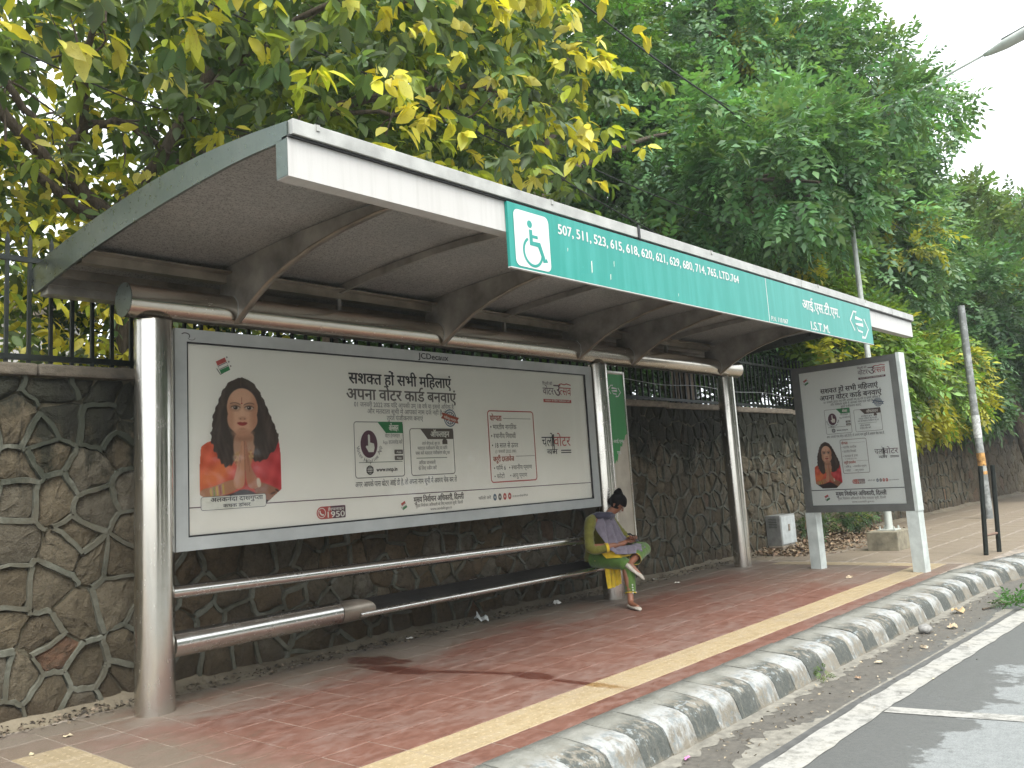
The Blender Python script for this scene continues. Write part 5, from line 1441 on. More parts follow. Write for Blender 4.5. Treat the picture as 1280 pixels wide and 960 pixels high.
def clusters(centres, q, per=(4, 8), size=(.13, .20), ylw=.3, dark=1.0, pals=None):
    pos, D, size_, col, cid = [], [], [], [], []
    G = [(.10, .170, .042), (.07, .125, .045), (.12, .190, .060), (.19, .25, .045), (.11, .155, .082)]
    Yc = [(.60, .53, .065), (.52, .51, .055), (.62, .57, .15), (.38, .44, .045), (.48, .46, .06)]
    for i, c in enumerate(centres):
        n = q.integers(*per); yel = q.random() < (ylw(c) if callable(ylw) else ylw)
        a0 = q.uniform(0, 6.28); out = np.array([math.cos(a0), math.sin(a0), 0])
        bc = (Yc if yel else G)[q.integers(0, 5)]
        stem = out * .16 + np.array([0, -.05, -.06])
        for k in range(n):
            t = k / max(1, n - 1); a = a0 + (t - .5) * 2.6 + q.normal(0, .25)
            d = np.array([math.cos(a) * .8, math.sin(a) * .8, .15 - q.random() * 1.5])
            pos.append(np.array(c) + stem * t * 1.3 + q.normal(0, .015, 3)); D.append(d); size_.append(q.uniform(*size)); col.append(np.array(bc) * q.uniform(.72, 1.25)); cid.append((i, yel))
    return np.array(pos), np.array(D), np.array(size_), np.array(col) * dark, cid
q = np.random.default_rng(21)
def uni(n, lo, hi): return q.uniform(lo, hi, (n, 3))
def lowlim(x): return np.interp(x, [-2, .2, 1.5, 3.2, 5, 7], [3.75, 4.0, 4.25, 4.55, 4.7, 5.2])
front = uni(1900, (-2.2, -.9, 3.9), (6.1, 1.3, 8.4))
keep = (front[:, 2] > lowlim(front[:, 0]) + .25 * q.random(len(front))) & ~((front[:, 0] < .9) & (front[:, 2] < 4.8 + .3 * q.random(len(front)))) \
    & (front[:, 2] < 5.4 + .75 * (front[:, 0] + 1.5)) & ~((front[:, 0] > 4.9) & (front[:, 2] < 5.6) & (q.random(len(front)) < .5))
front = front[keep]
yfun = lambda c: .46 if (1.6 < c[0] < 6.2 and c[1] < .30) else (.22 if c[1] < .3 else .07)
pos, D, sz, col, cid = clusters(front, q, (5, 10), (.12, .25), yfun)
# the 300 that show largest are leaves of their own: near, front of the crown, yellow first
score = np.linalg.norm(pos - np.array(CAM), axis=1) - np.array([1.6 if c[1] else 0 for c in cid]) + np.where(pos[:, 0] < -.7, 6, 0)
order = np.argsort(score); sel = set(order[:296].tolist())
leaf_meshes = {}
LTP = [leaf_tpl(1, w_, f_, d_, 3) for w_, f_, d_ in ((.46, .16, .16), (.50, .10, .24), (.40, .22, .10))]
Xf, Yf, Zf = frames(D, q.normal(0, .6, len(D)))
for i in order[:296]:
    ci = tuple(np.round(col[i] / .04).astype(int)); key = (int(i) % 3, ci)
    if key not in leaf_meshes:
        v, f = LTP[key[0]]; leaf_meshes[key] = np_mesh('leaf', v, f, M_['leaf'], np.tile((np.array(ci) * .04).clip(.02, .7), (len(v), 1)))
    o = bpy.data.objects.new('leaf', leaf_meshes[key]); C.objects.link(o); o.parent = t1; o.matrix_parent_inverse = Matrix.Translation(t1.location).inverted()
    m4 = Matrix.Identity(4)
    for r_ in range(3): m4[r_][0] = Xf[i][r_] * sz[i]; m4[r_][1] = Yf[i][r_] * sz[i]; m4[r_][2] = Zf[i][r_] * sz[i]; m4[r_][3] = pos[i][r_]
    o.matrix_basis = m4
ns = np.array([i for i in range(len(pos)) if i not in sel])
parts = [scatter(LV, LF, pos[ns], D[ns], q.normal(0, .6, len(ns)), sz[ns], col[ns], '', None)]
back = uni(6800, (-3.4, 1.2, 4.3), (7.4, 4.8, 10.5)); back = back[(back[:, 2] < 7.4 + .75 * (back[:, 0] + 2)) & ((back[:, 0] > .8) | (q.random(len(back)) < .90))]
p2, D2, s2, c2, _ = clusters(back, q, (4, 8), (.14, .22), lambda c: .28 if c[0] < 1.4 else .06); parts.append(scatter(LV, LF, p2, D2, q.normal(0, .6, len(p2)), s2, c2, '', None))
lowb = uni(1500, (-1.6, 1.35, 2.7), (2.8, 3.6, 4.8)); p2, D2, s2, c2, _ = clusters(lowb, q, (3, 6), (.10, .16), .55); parts.append(scatter(LV, LF, p2, D2, q.normal(0, .6, len(p2)), s2, c2, '', None))
V, F, Cc = join(parts); o = link('foliage', np_mesh('foliage', V, F, M_['leaf'], Cc.clip(.01, .75)), None, t1); o.matrix_parent_inverse = Matrix.Translation(t1.location).inverted(); tag(o, kind='stuff')

def tree(name, label, base, trunk, r0, r1, arms, balls, col, **k):
    t = thing(name, label, 'tree', base, 0, 'trees behind the stone wall')
    b = MB(); limb(b, trunk, r0, r1, 12, .05); pp(b, 'trunk', M_['bark'], t)
    b = MB()
    for a in arms: limb(b, a[0], a[1], a[2])
    q = np.random.default_rng(k.get('seed', 1) + 90)
    for c, r, n, *_ in balls:
        for _k in range(9):
            s = np.array(trunk[-1]) * .5 + np.array(trunk[len(trunk) // 2]) * .5; e = np.array(c) + q.normal(0, .30, 3).clip(-.6, .6) * r; limb(b, [s, (s + e) / 2 + q.normal(0, .3, 3), e], .07, .02, 6)
    pp(b, 'limb', M_['bark'], t); foliage('crown', t, balls, col, cull=roofcull, inner=True, **k); return t
tree('leafy_tree', 'dark green tree with a leaning trunk rising behind the roof above the wheelchair sign', (5.8, 3.0, 0), [(5.8, 3.0, -.2), (7.0, 3.0, 3.0), (8.6, 3.0, 6.5), (9.4, 3.0, 8.0), (10.1, 3.1, 9.6)], .24, .16,
     [([(7.6, 3.0, 4.4), (7.2, 2.4, 5.6), (6.6, 2.0, 6.8)], .09, .03), ([(8.6, 3, 6.5), (9.6, 2.2, 7.2), (10.6, 1.4, 7.6)], .10, .03)],
     [((8.4, 4.6, 5.2), (3.6, 1.8, 2.9), 2400, FACE), ((10.2, 4.2, 9.6), (4.0, 2.4, 3.4), 2600, FACE), ((5.6, 4.8, 7.4), (3.0, 1.6, 3.0), 1300, FACE)], (.085, .175, .045), seed=3, size=(.30, .46), yellow=.04)
tree('leafy_tree', 'tall blue-green tree whose crown rises above the middle of the teal name board', (13.2, 3.6, 0), [(13.2, 3.6, -.2), (13.4, 3.5, 3.0), (13.8, 3.3, 6.5), (14.2, 3.3, 10)], .30, .14,
     [([(13.6, 3.4, 5), (12.4, 2.2, 6.4), (11.2, 1.2, 7.2)], .10, .03), ([(13.7, 3.3, 6), (15.4, 2.2, 7.4), (16.5, 1, 8)], .10, .03), ([(12.4, 2.2, 6.4), (11.4, .4, 6.6), (10.6, -1.1, 6.2)], .05, .02)],
     [((13.4, 3.2, 6.6), (4.6, 2.6, 3.6), 3600, FACE), ((15.6, 3.4, 10.6), (4.6, 3.0, 4.2), 3400, FACE), ((12.0, 1.9, 4.9), (2.6, 1.1, 1.2), 900), ((11.4, -.1, 6.5), (2.6, 1.3, 1.35), 1300), ((10.4, -1.35, 6.15), (1.7, .75, 1.25), 620), ((11.3, -2.1, 7.15), (.9, .75, .45), 170)], (.105, .215, .085), seed=5, size=(.32, .52), yellow=.05, ycol=(.16, .24, .04))
tree('leafy_tree', 'tallest green tree reaching the top edge of the view beside the white sky', (20.5, 3.0, 0), [(20.5, 3.0, -.2), (20.3, 2.8, 3.5), (20.4, 2.4, 7.5), (20.8, 2.2, 11)], .34, .15,
     [([(20.4, 2.5, 6.4), (19, 1.2, 8), (18, .2, 9)], .12, .03), ([(20.4, 2.5, 7), (22, 1, 9), (23.6, 0, 10)], .12, .03)],
     [((19.2, 1.6, 7.2), (4.2, 2.6, 3.8), 3400, FACE), ((17.8, 1.8, 10.4), (3.6, 2.4, 2.9), 2400, FACE), ((19.2, -.3, 9.9), (2.3, 1.3, 1.9), 700), ((22.6, 1.6, 7.2), (3.4, 2.2, 2.8), 1700, FACE)], (.115, .225, .090), seed=7, size=(.36, .58), yellow=.05, ycol=(.30, .32, .05))
tree('leafy_tree', 'low tree with bright yellow-green leaves drooping over the footpath beside the leaning grey pole', (16.5, 2.0, 0), [(16.5, 2.0, -.2), (16.6, 1.6, 2.4), (16.8, 1.2, 4.2)], .16, .08,
     [([(16.7, 1.4, 3.6), (16.4, .6, 4.4), (16, -.1, 4.3)], .06, .02)],
     [((15.8, .15, 3.55), (2.4, 1.0, 1.35), 1300, FACE), ((19.4, .1, 3.25), (2.8, 1.1, 1.35), 1000, FACE), ((14.6, .9, 5.4), (2.0, 1.0, 1.1), 600, FACE)], (.13, .23, .035), seed=9, size=(.34, .50), yellow=.34, ycol=(.36, .36, .035), droop=.6)
tree('leafy_tree', 'distant tree with yellow-tinged crown at the far right under the street lamp', (31.0, 1.6, 0), [(31.0, 1.6, -.2), (31, 1.4, 4), (31, 1.2, 8)], .3, .12,
     [([(31, 1.3, 5), (29.6, 0, 7), (28.6, -1, 8)], .1, .03)],
     [((29.5, .6, 6.4), (4.6, 2.6, 3.2), 2600, FACE), ((30.5, .8, 7.9), (4.2, 2.4, 2.2), 1500, FACE), ((35.0, -.6, 7.2), (4.4, 2.4, 2.6), 1500, FACE)], (.095, .165, .045), seed=11, size=(.48, .76), yellow=.26, ycol=(.36, .34, .05))
tree('leafy_tree', 'far tree with the leaning brown trunk standing on the footpath at the right edge', (25.2, -1.0, 0), [(25.2, -1.02, -.2), (25.1, -.92, 1.0), (25, -.76, 2.2), (24.9, -.5, 3.4), (25, -.2, 5.4)], .24, .17,
     [([(25, -.3, 3.6), (24.2, -.9, 4.8), (23.6, -1.4, 5.4)], .1, .04)],
     [((25.2, -.2, 5.2), (3.4, 1.9, 1.9), 1500, FACE), ((27.5, -.9, 4.3), (3.2, 1.9, 1.7), 1100, FACE), ((23.2, .1, 3.4), (2.6, 1.1, 1.3), 700, FACE)], (.075, .155, .062), seed=13, size=(.40, .62), yellow=.02)
# undergrowth seen between the bars
ug = foliage('undergrowth', None, [((4.0, 2.6, 3.2), (4.2, 1.0, 1.5), 1500, FACE), ((10.5, 2.3, 3.2), (4.4, 1.0, 1.9), 3400, FACE), ((7.5, 3.4, 3.6), (6, 1.0, 2.2), 2200), ((17.0, 2.2, 3.0), (4.2, 1.0, 1.6), 1100, FACE), ((27, 2.4, 3.0), (7, 1.0, 1.7), 900, FACE), ((42, 2.4, 5.0), (12, 2.0, 4.5), 1600, FACE)], (.036, .080, .026), seed=17, size=(.26, .42), yellow=.07, ycol=(.10, .19, .03), cull=roofcull)
tag(ug, 'dense dark green undergrowth seen between the bars of the railing', 'undergrowth', kind='stuff')

# pale building behind the trees on the left
bd = thing('pale_building', 'pale low building glimpsed between leaves and railing bars at the left edge', 'building', (-2, 11, 0))
b = MB(); b.box((-9, 11, -.2), (4.2, 17, 5.05)); pp(b, 'wall', M_['white'], bd)
b = MB(); b.box((-9.2, 10.85, 5.05), (4.4, 17.2, 5.30)); pp(b, 'parapet', M_['coping'], bd)
for x in (-6.5, -3.5, -.5, 2.2):
    b = MB(); b.box((x - .65, 10.95, 2.4), (x + .65, 11.0, 3.9)); wf = pp(b, 'window', M_['coping'], bd)
    b = MB(); b.box((x - .55, 10.93, 2.5), (x - .03, 10.955, 3.8)); b.box((x + .03, 10.93, 2.5), (x + .55, 10.955, 3.8)); b.build('pane', M_['blueglass'] if 'blueglass' in M_ else INK['blue'], wf)

# ---- small plants
def bush(name, label, cat, c, r, n, col, seed, size=(.10, .17)):
    z0 = 0 if c[2] > 0 else -.2
    t = thing(name, label, cat, (c[0], c[1], z0)); foliage('leaves', t, [(c, r, n)], col, size=size, seed=seed, yellow=.06, ycol=(.16, .22, .04))
    b = MB(); q = np.random.default_rng(seed)
    for _ in range(7): e = np.array(c) + q.normal(0, .4, 3) * r; limb(b, [(c[0] + q.normal(0, .04 if z0 == 0 else .01), c[1] + q.normal(0, .04 if z0 == 0 else .01), z0), (e + (c[0], c[1], z0)) / 2, e], .006 if z0 == 0 else .002, .002 if z0 == 0 else .001, 5, .01 if z0 == 0 else .001)
    pp(b, 'stem', M_['bark'], t)
bush('wild_shrub', 'small green shrub growing at the wall foot between the metal cabinet and left board leg', 'shrub', (12.35, .30, .32), (.32, .2, .26), 120, (.05, .095, .03), 41)
bush('wild_shrub', 'leafy weed clump on the leaf heap behind the poster board near the concrete plinth', 'shrub', (13.9, .10, .38), (.65, .28, .20), 220, (.045, .10, .03), 42)
bush('wild_shrub', 'thin pale green weed leaning on the wall just right of the left board leg', 'shrub', (13.05, .30, .26), (.25, .16, .2), 70, (.08, .12, .04), 43)
bush('weed_tuft', 'tiny weed tuft growing where the kerb meets the road', 'weed', (3.62, -3.33, -.155), (.09, .05, .05), 26, (.07, .11, .03), 44, (.04, .07))

# fallen leafy branch on the road
fb_ = thing('fallen_branch', 'fallen leafy green branch lying on the road beside the far kerb', 'branch', (7.75, -3.84, -.2))
b = MB(); limb(b, [(7.2, -3.62, -.185), (7.7, -3.8, -.175), (8.4, -4.05, -.185), (9.0, -4.3, -.19)], .010, .004, 6, .01); pp(b, 'twig', M_['bark'], fb_)
foliage('leaves', fb_, [((7.8, -3.85, -.165), (.75, .22, .025), 90)], (.055, .15, .03), size=(.10, .17), seed=45, droop=0)

# leaf heap at the wall foot
g = NG('dry_leaf'); g.set(base=g.attr(), rough=.85); M_['dry'] = g.m
q = np.random.default_rng(61)
def litter(n, gen, size, name, label, cat, pal):
    P_ = gen(n); D = q.normal(0, 1, (n, 3)); D[:, 2] *= .25; V, F = leaf_tpl(1, .55, .2, .15, 1)
    col = np.array(pal)[q.integers(0, len(pal), n)] * q.uniform(.6, 1.25, (n, 1))
    W, FF, Cc = scatter(V, F, P_, D, q.normal(0, .5, n), q.uniform(*size, n), col, '', None)
    return tag(link(name, np_mesh(name, W, FF, M_['dry'], Cc), None, None), label, cat, kind='stuff')
brown = [(.16, .11, .06), (.24, .17, .10), (.10, .07, .04), (.30, .24, .16), (.20, .13, .08)]
def heap(n):
    x = q.uniform(10.4, 15.6, n); y = .50 - np.abs(q.normal(0, .42, n)); h = .26 * np.exp(-((y - .5) / .42) ** 2) * (np.exp(-((x - 13.4) / 1.7) ** 2) + .15)
    return np.stack([x, y, q.random(n) * h + .008], 1)
litter(5200, heap, (.05, .11), 'leaf_heap', 'heap of dry brown leaves and twigs at the wall foot behind the poster board', 'leaf litter', brown)
def foot(n):
    x = q.uniform(-1.6, 10.6, n); y = .52 - np.abs(q.normal(0, .10, n)) - .02; return np.stack([x, y, q.random(n) * .035 + .004], 1)
litter(2600, foot, (.018, .05), 'wall_foot_debris', 'dark grit and leaf crumbs gathered along the foot of the stone wall', 'debris', [(.06, .045, .03), (.11, .085, .055), (.035, .028, .02), (.17, .13, .09)])
def dirt_(n):
    x = q.uniform(-1, 8.5, n); y = -3.36 - np.abs(q.normal(0, .22, n)); return np.stack([x, y, np.full(n, -.196) + q.random(n) * .006], 1)
litter(480, dirt_, (.012, .034), 'gutter_grit', 'fine grit and broken leaf bits scattered in the road gutter', 'debris', [(.30, .26, .19), (.16, .13, .09), (.08, .065, .045), (.36, .30, .2)])
# low dirt bank at the wall foot
b = MB(); vs = []; fs = []; xs_ = np.linspace(-6, 30, 240)
for x in xs_:
    k = .09 + .05 * math.sin(x * 2.1) + .03 * math.sin(x * 7.3) + random.uniform(-.015, .015)
    for (y, z) in ((.58, .075 + .02 * math.sin(x * 3)), (.52, .055 + random.uniform(-.008, .01)), (.50 - k * .5, .020), (.50 - k * 1.3, -.004)): vs.append((x, y, z))
for i in range(len(xs_) - 1):
    for k in range(3): fs.append((i * 4 + k, i * 4 + k + 1, i * 4 + k + 5, i * 4 + k + 4))
b.add(vs, fs, True); tag(b.build('dirt_bank', M_['soil']), kind='structure')

# single litter pieces one can point at
def scrap(name, label, cat, x, y, z, s, col, seed, flat=.25, group=None):
    r = random.Random(seed); n = 11; b = MB(); vs = [(0, 0, flat * s * .5)]
    for k in range(n): a = 2 * PI * k / n; q_ = s * r.uniform(.55, 1.0); vs.append((q_ * math.cos(a), q_ * .6 * math.sin(a), r.uniform(0, flat) * s))
    for k in range(n): a = 2 * PI * k / n; q_ = s * .5; vs.append((q_ * math.cos(a + .2), q_ * .6 * math.sin(a + .2), r.uniform(.1, flat * 1.6) * s))
    fs = [(1 + k, 1 + (k + 1) % n, 1 + n + (k + 1) % n, 1 + n + k) for k in range(n)] + [(1 + n + k, 1 + n + (k + 1) % n, 0) for k in range(n)]
    b.add(vs, fs); o = b.build(name, plain('scrap_' + str(seed), col, .8, 0, .2, 20)); o.location = (x, y, z + .003); o.rotation_euler = (0, 0, r.uniform(0, 3)); return tag(o, label, cat, group)
scrap('crumpled_bag', 'crumpled white plastic bag by the wall foot under the bench', 'bag', 3.80, .40, .01, .13, (.55, .56, .54), 1, .5)
scrap('paper_scrap', 'small white paper scrap by the wall foot left of the plastic bag', 'paper', 2.75, .36, .01, .05, (.6, .58, .52), 2)
scrap('paper_scrap', 'torn pale paper lying near the wall foot right of the plastic bag', 'paper', 5.0, .33, .01, .06, (.55, .54, .5), 3, .6)
scrap('paper_scrap', 'white paper bit on the paving just right of the seated woman', 'paper', 6.15, .02, .0, .05, (.62, .60, .55), 4)
scrap('paper_scrap', 'pale flat paper on the paving further right between woman and column', 'paper', 7.05, -.05, .0, .06, (.58, .55, .48), 5)
scrap('paper_scrap', 'pale scrap at the wall foot right of the seated woman', 'paper', 7.25, .40, .01, .05, (.6, .58, .52), 6)
scrap('fallen_leaf', 'dry pale leaf on the dusty paving left of the first column', 'leaf', -.62, -.07, .0, .045, (.42, .36, .24), 7)
scrap('fallen_leaf', 'small dry leaf on the yellow tiles at the lower left corner', 'leaf', -.92, -.30, .0, .035, (.40, .35, .22), 8)
scrap('fallen_leaf', 'curled tan leaf lying on the road near the fallen branch', 'leaf', 6.96, -3.45, -.197, .10, (.42, .30, .16), 9, .5)
scrap('fallen_leaf', 'tan leaf on the road just right of the grey stone', 'leaf', 6.08, -3.62, -.197, .075, (.40, .31, .20), 10, .4)
scrap('fallen_leaf', 'pale dry leaf on the gutter dirt level with the road cross line', 'leaf', 4.33, -3.52, -.197, .05, (.42, .36, .25), 11, .3)
scrap('fallen_leaf', 'small brown leaf in the gutter left of the pale dry leaf', 'leaf', 3.75, -3.56, -.197, .045, (.33, .22, .14), 12, .3)
scrap('fallen_leaf', 'dry leaf beside the tar joint below the grey stone', 'leaf', 5.05, -3.66, -.197, .05, (.38, .31, .22), 13, .35)
scrap('fallen_leaf', 'dark leaf beside the pale one below the grey stone', 'leaf', 5.02, -3.56, -.197, .04, (.13, .12, .09), 14, .35)
scrap('fallen_leaf', 'dry leaf lying on the red paving behind the kerb near the board legs', 'leaf', 8.0, -1.95, .0, .07, (.30, .24, .16), 15, .3)
scrap('pink_wrapper', 'tiny bright pink wrapper on the road against the nearest kerb', 'wrapper', 1.46, -3.40, -.197, .035, (.65, .22, .45), 16, .4)
b = MB(); st_ = bmesh.new(); bmesh.ops.create_icosphere(st_, subdivisions=2, radius=.065)
for v in st_.verts: v.co *= 1 + random.uniform(-.13, .13); v.co.z *= .7
b.add([v.co.copy() for v in st_.verts], [tuple(v.index for v in f.verts) for f in st_.faces], True); st_.free()
o = b.build('loose_stone', plain('loose_stone', (.24, .235, .22), .9, 0, .2, 30, .5)); o.location = (5.75, -3.47, -.16); tag(o, 'rounded grey loose stone on the road near the kerb', 'stone')

# ================================================================== STREET FURNITURE ON THE RIGHT
mc = thing('metal_cabinet', 'small grey louvred metal cabinet low against the stone wall behind the right column', 'cabinet', (11.3, .40, 0))
b = MB(); b.box((11.02, .27, .10), (11.62, .53, .60), None, .01); pp(b, 'case', M_['galv'], mc)
b = MB(); b.box((11.05, .262, .125), (11.59, .269, .575), None, .002); pp(b, 'door', plain('pale_cabinet_door', (.48, .52, .52), .4, .3, .15, 8), mc)
for k in range(6):
    b = MB(); b.box((11.008, .33, .40 + k * .028), (11.019, .47, .412 + k * .028)); pp(b, 'louvre', M_['boardframe'], mc)
b = MB(); b.box((11.30, .254, .33), (11.36, .261, .44)); pp(b, 'lock_plate', M_['coping'], mc)
b = MB(); b.box((11.0, .25, -.02), (11.6, .52, .10), None, .02); pp(b, 'concrete_pad', M_['coping'], mc)

sl = thing('street_lamp', 'tall pale street lamp on a concrete plinth with its lamp arm over the road', 'street lamp', (11.68, -1.27, 0))
b = MB(); b.box((11.29, -1.51, -.01), (12.05, -1.03, .295), None, .015); pl_ = pp(b, 'plinth', plain('mossy_concrete', (.21, .19, .135), .95, 0, .3, 6, .5), sl)
pale_g = plain('pale_lamp_paint', (.47, .50, .46), .5, .2, .15, 6)
b = MB(); b.tube([(11.68, -1.27, .29), (11.68, -1.27, 3.2), (11.68, -1.27, 7.05)], [.062, .046, .034], 20); pp(b, 'pole', pale_g, sl)
b = MB(); b.box((11.54, -1.41, .295), (11.82, -1.13, .312)); 
for dx in (-.11, .11):
    for dy in (-.11, .11): b.tube([(11.68 + dx, -1.27 + dy, .31), (11.68 + dx, -1.27 + dy, .36)], .014, 8)
pp(b, 'base_plate', pale_g, sl)
b = MB(); b.tube([(11.68, -1.27, 6.95), (11.69, -1.6, 7.12), (11.7, -2.4, 7.28), (11.7, -3.15, 7.47), (11.7, -3.62, 7.585)], .022, 10); pp(b, 'arm', pale_g, sl)
b = MB(); vs = []; fs = []; prof2 = [(0, .03, .03), (.10, .07, .05), (.30, .13, .07), (.60, .15, .075), (.82, .11, .06), (.90, .03, .03)]
ax = Vector((0, -.97, .235)).normalized(); sd_ = Vector((1, 0, 0)); up_ = sd_.cross(ax)
for u, w_, h_ in prof2:
    for k in range(12): a = 2 * PI * k / 12; hh = h_ * (1.25 if math.sin(a) > 0 else .55); vs.append(Vector((11.7, -3.58, 7.575)) + ax * u + sd_ * w_ * math.cos(a) + up_ * hh * math.sin(a))
for i in range(5):
    for k in range(12): fs.append((i * 12 + k, i * 12 + (k + 1) % 12, (i + 1) * 12 + (k + 1) % 12, (i + 1) * 12 + k))
fs += [tuple(range(11, -1, -1)), tuple(range(60, 72))]
b.add(vs, fs, True); lh = pp(b, 'lamp_head', pale_g, sl)
b = MB(); vs = [Vector((11.7, -3.58, 7.575)) + ax * u + sd_ * s_ * .10 - up_ * .045 for u, s_ in ((.30, -1), (.30, 1), (.72, 1), (.72, -1))]; b.add(vs, [(0, 1, 2, 3)])
b.add([v - up_ * .012 for v in vs], [(3, 2, 1, 0)]); b.build('lamp_glass', M_['signwhite'], lh)

lp = thing('leaning_pole', 'bare grey metal pole with an orange patch behind the two black posts', 'pole', (18.3, -1.2, 0))
g = NG('patchy_grey_pole'); b_ = g.mix(g.rng(g.noise(5, 6, .7), .48, .6, 0, .8), (.17, .18, .175), (.36, .38, .37)); g.set(base=b_, rough=.6, metal=.2)
b = MB(); b.tube([(18.3, -1.2, -.02), (18.3, -1.2, 2.4), (18.3, -1.22, 4.72)], [.085, .08, .078], 18); pp(b, 'shaft', g.m, lp)
b = MB(); b.tube([(18.3, -1.2, 1.14), (18.3, -1.2, 1.42)], .0855, 18, False); b.tube([(18.3, -1.2, .95), (18.3, -1.2, 1.02)], .0855, 18, False); pp(b, 'painted_patch', plain('orange_patch', (.45, .24, .07), .8, 0, .5, 14), lp)
b = MB(); b.tube([(18.3, -1.2, 1.75), (18.3, -1.2, 2.25)], .0862, 18, False); pp(b, 'torn_bill', plain('torn_bill', (.50, .52, .50), .8, 0, .35, 18), lp)
bp = thing('black_post_frame', 'pair of short black metal posts joined by a low rung near the far kerb', 'post', (10.98, -2.9, 0))
for x, y, tx, ty in ((10.75, -2.865, 10.75, -2.95), (11.22, -2.93, 11.18, -3.01)):
    b = MB(); b.tube([(x, y, -.02), (tx, ty, 1.245)], .032, 14); pp(b, 'post', M_['iron'], bp)
b = MB(); b.tube([(10.75, -2.88, .27), (11.21, -2.945, .27)], .018, 8); pp(b, 'rung', plain('rusty_rung', (.16, .10, .07), .8), bp)

def cable(label, pts, r=.011):
    b = MB(); out = []
    for i in range(len(pts) - 1):
        a, c = np.array(pts[i]), np.array(pts[i + 1]); L = np.linalg.norm(c - a)
        for k in range(14): t = k / 14; p = a + (c - a) * t; p[2] -= 4 * t * (1 - t) * L * .012; out.append(p)
    out.append(pts[-1]); b.tube(out, r, 5, False); return tag(b.build('overhead_cable', M_['wire']), label, 'cable', 'overhead cables among the trees')
cable('thickest overhead cable crossing the tree crowns from the top middle down to the right', [(-6, -.5, 7.3), (5.2, -.5, 7.25), (8.7, -.5, 6.98), (14.0, -.5, 6.6), (30, -.5, 6.6)], .013)
cable('thin overhead cable branching from the thickest one above the name board', [(8.7, -.5, 6.99), (15.3, -.2, 7.9), (30, .2, 8.4)], .008)
cable('lowest overhead cable running just above the green name board', [(-1, .3, 6.1), (4.99, .3, 5.43), (7.5, .3, 5.0), (12, .3, 4.6)], .009)
cable('overhead cable between the lowest and thickest ones passing behind the name board', [(-2, .2, 5.9), (5.96, .2, 5.55), (10.1, .2, 5.5), (20, .2, 5.6)], .008)
cable('twin cable at the upper left crossing in front of the branches', [(-3, 1.0, 5.65), (.3, 1.0, 5.0), (3.0, 1.0, 5.1)], .008)

# unseen trees added across the road to give the steel dark reflections
op = foliage('reflection_trees', None, [((8, -24, 6), (6, 2.5, 5), 500), ((20, -25, 6.5), (7, 2.5, 5.5), 600), ((34, -26, 6), (8, 3, 5), 600), ((-2.5, -24, 5), (4, 2.5, 4.2), 350)], (.05, .10, .03), size=(1.3, 2.2), seed=71, inner=True)
tag(op, 'unseen mass of green trees added across the road for the steel to mirror', 'trees', kind='stuff')

# thin haze between the trees
hz_ = bpy.data.materials.new('air_haze'); hz_.use_nodes = True
t_ = hz_.node_tree; t_.nodes.remove(t_.nodes['Principled BSDF'])
pv = t_.nodes.new('ShaderNodeVolumePrincipled'); pv.inputs['Color'].default_value = (.90, .96, 1.0, 1); pv.inputs['Density'].default_value = 0.0009
t_.links.new(pv.outputs[0], t_.nodes['Material Output'].inputs['Volume'])
b = MB(); b.box((-125, -125, -1.3), (225, 165, 18.5)); tag(b.build('haze', hz_), kind='stuff')
# ================================================================== SEATED WOMAN
pw_ = thing('person', 'seated woman in olive sleeves and green trousers, legs crossed, at the bench end', 'person', (5.25, -.1, 0))
def skinmesh(name, nodes, edges, m, parent, sub=2, root=0, push=None):
    me = bpy.data.meshes.new(name + '_cage'); me.from_pydata([n[:3] for n in nodes], edges, []); me.update()
    o = bpy.data.objects.new(name + '_cage', me); C.objects.link(o)
    md = o.modifiers.new('s', 'SKIN'); md.use_smooth_shade = True; md.branch_smoothing = .6
    sv = me.skin_vertices[0].data
    for i, n_ in enumerate(nodes):
        r = n_[3]; sv[i].radius = (r, r) if not hasattr(r, '__len__') else r; sv[i].use_root = (i == root)
    md2 = o.modifiers.new('u', 'SUBSURF'); md2.levels = sub; md2.render_levels = sub
    bpy.context.view_layer.update(); dg = bpy.context.evaluated_depsgraph_get(); e = o.evaluated_get(dg)
    me2 = bpy.data.meshes.new_from_object(e); bpy.data.objects.remove(o); bpy.data.meshes.remove(me)
    if push is not None:
        for v in me2.vertices: v.co = push(v.co)
    me2.materials.clear(); me2.materials.append(m); me2.name = name
    for p in me2.polygons: p.use_smooth = True
    ob = link(name, me2, None, parent); ob.matrix_parent_inverse = Matrix.Translation(parent.location).inverted(); return ob
skin = plain('brown_skin', (.23, .095, .052), .5, 0, .15, 9)
hairm = plain('black_hair', (.006, .005, .005), .75, 0, .3, 30, spec=.15)
def cloth(name, col, rough=.8, var=.25):
    g = NG(name); n_ = g.noise(14, 5, .65)
    g.set(base=g.ramp(n_, [(.3, tuple(c * (1 - var) for c in col)), (.7, tuple(min(1, c * (1 + var)) for c in col))]), rough=rough, sheen=.2); g.bump(g.noise(26, 4, .6, g.vec((1, 1, .5))), .5, .012); return g.m
olive = cloth('olive_cloth', (.12, .115, .010)); greenc = cloth('leaf_green_cloth', (.06, .125, .014)); yellowc = cloth('yellow_cloth', (.62, .42, .015)); lilac = cloth('lilac_scarf_cloth', (.15, .13, .16)); navy = cloth('navy_cloth', (.03, .028, .05))
shoem = plain('beige_shoe', (.40, .36, .30), .6, 0, .2, 30)
PEL = (5.36, -.04, .53)
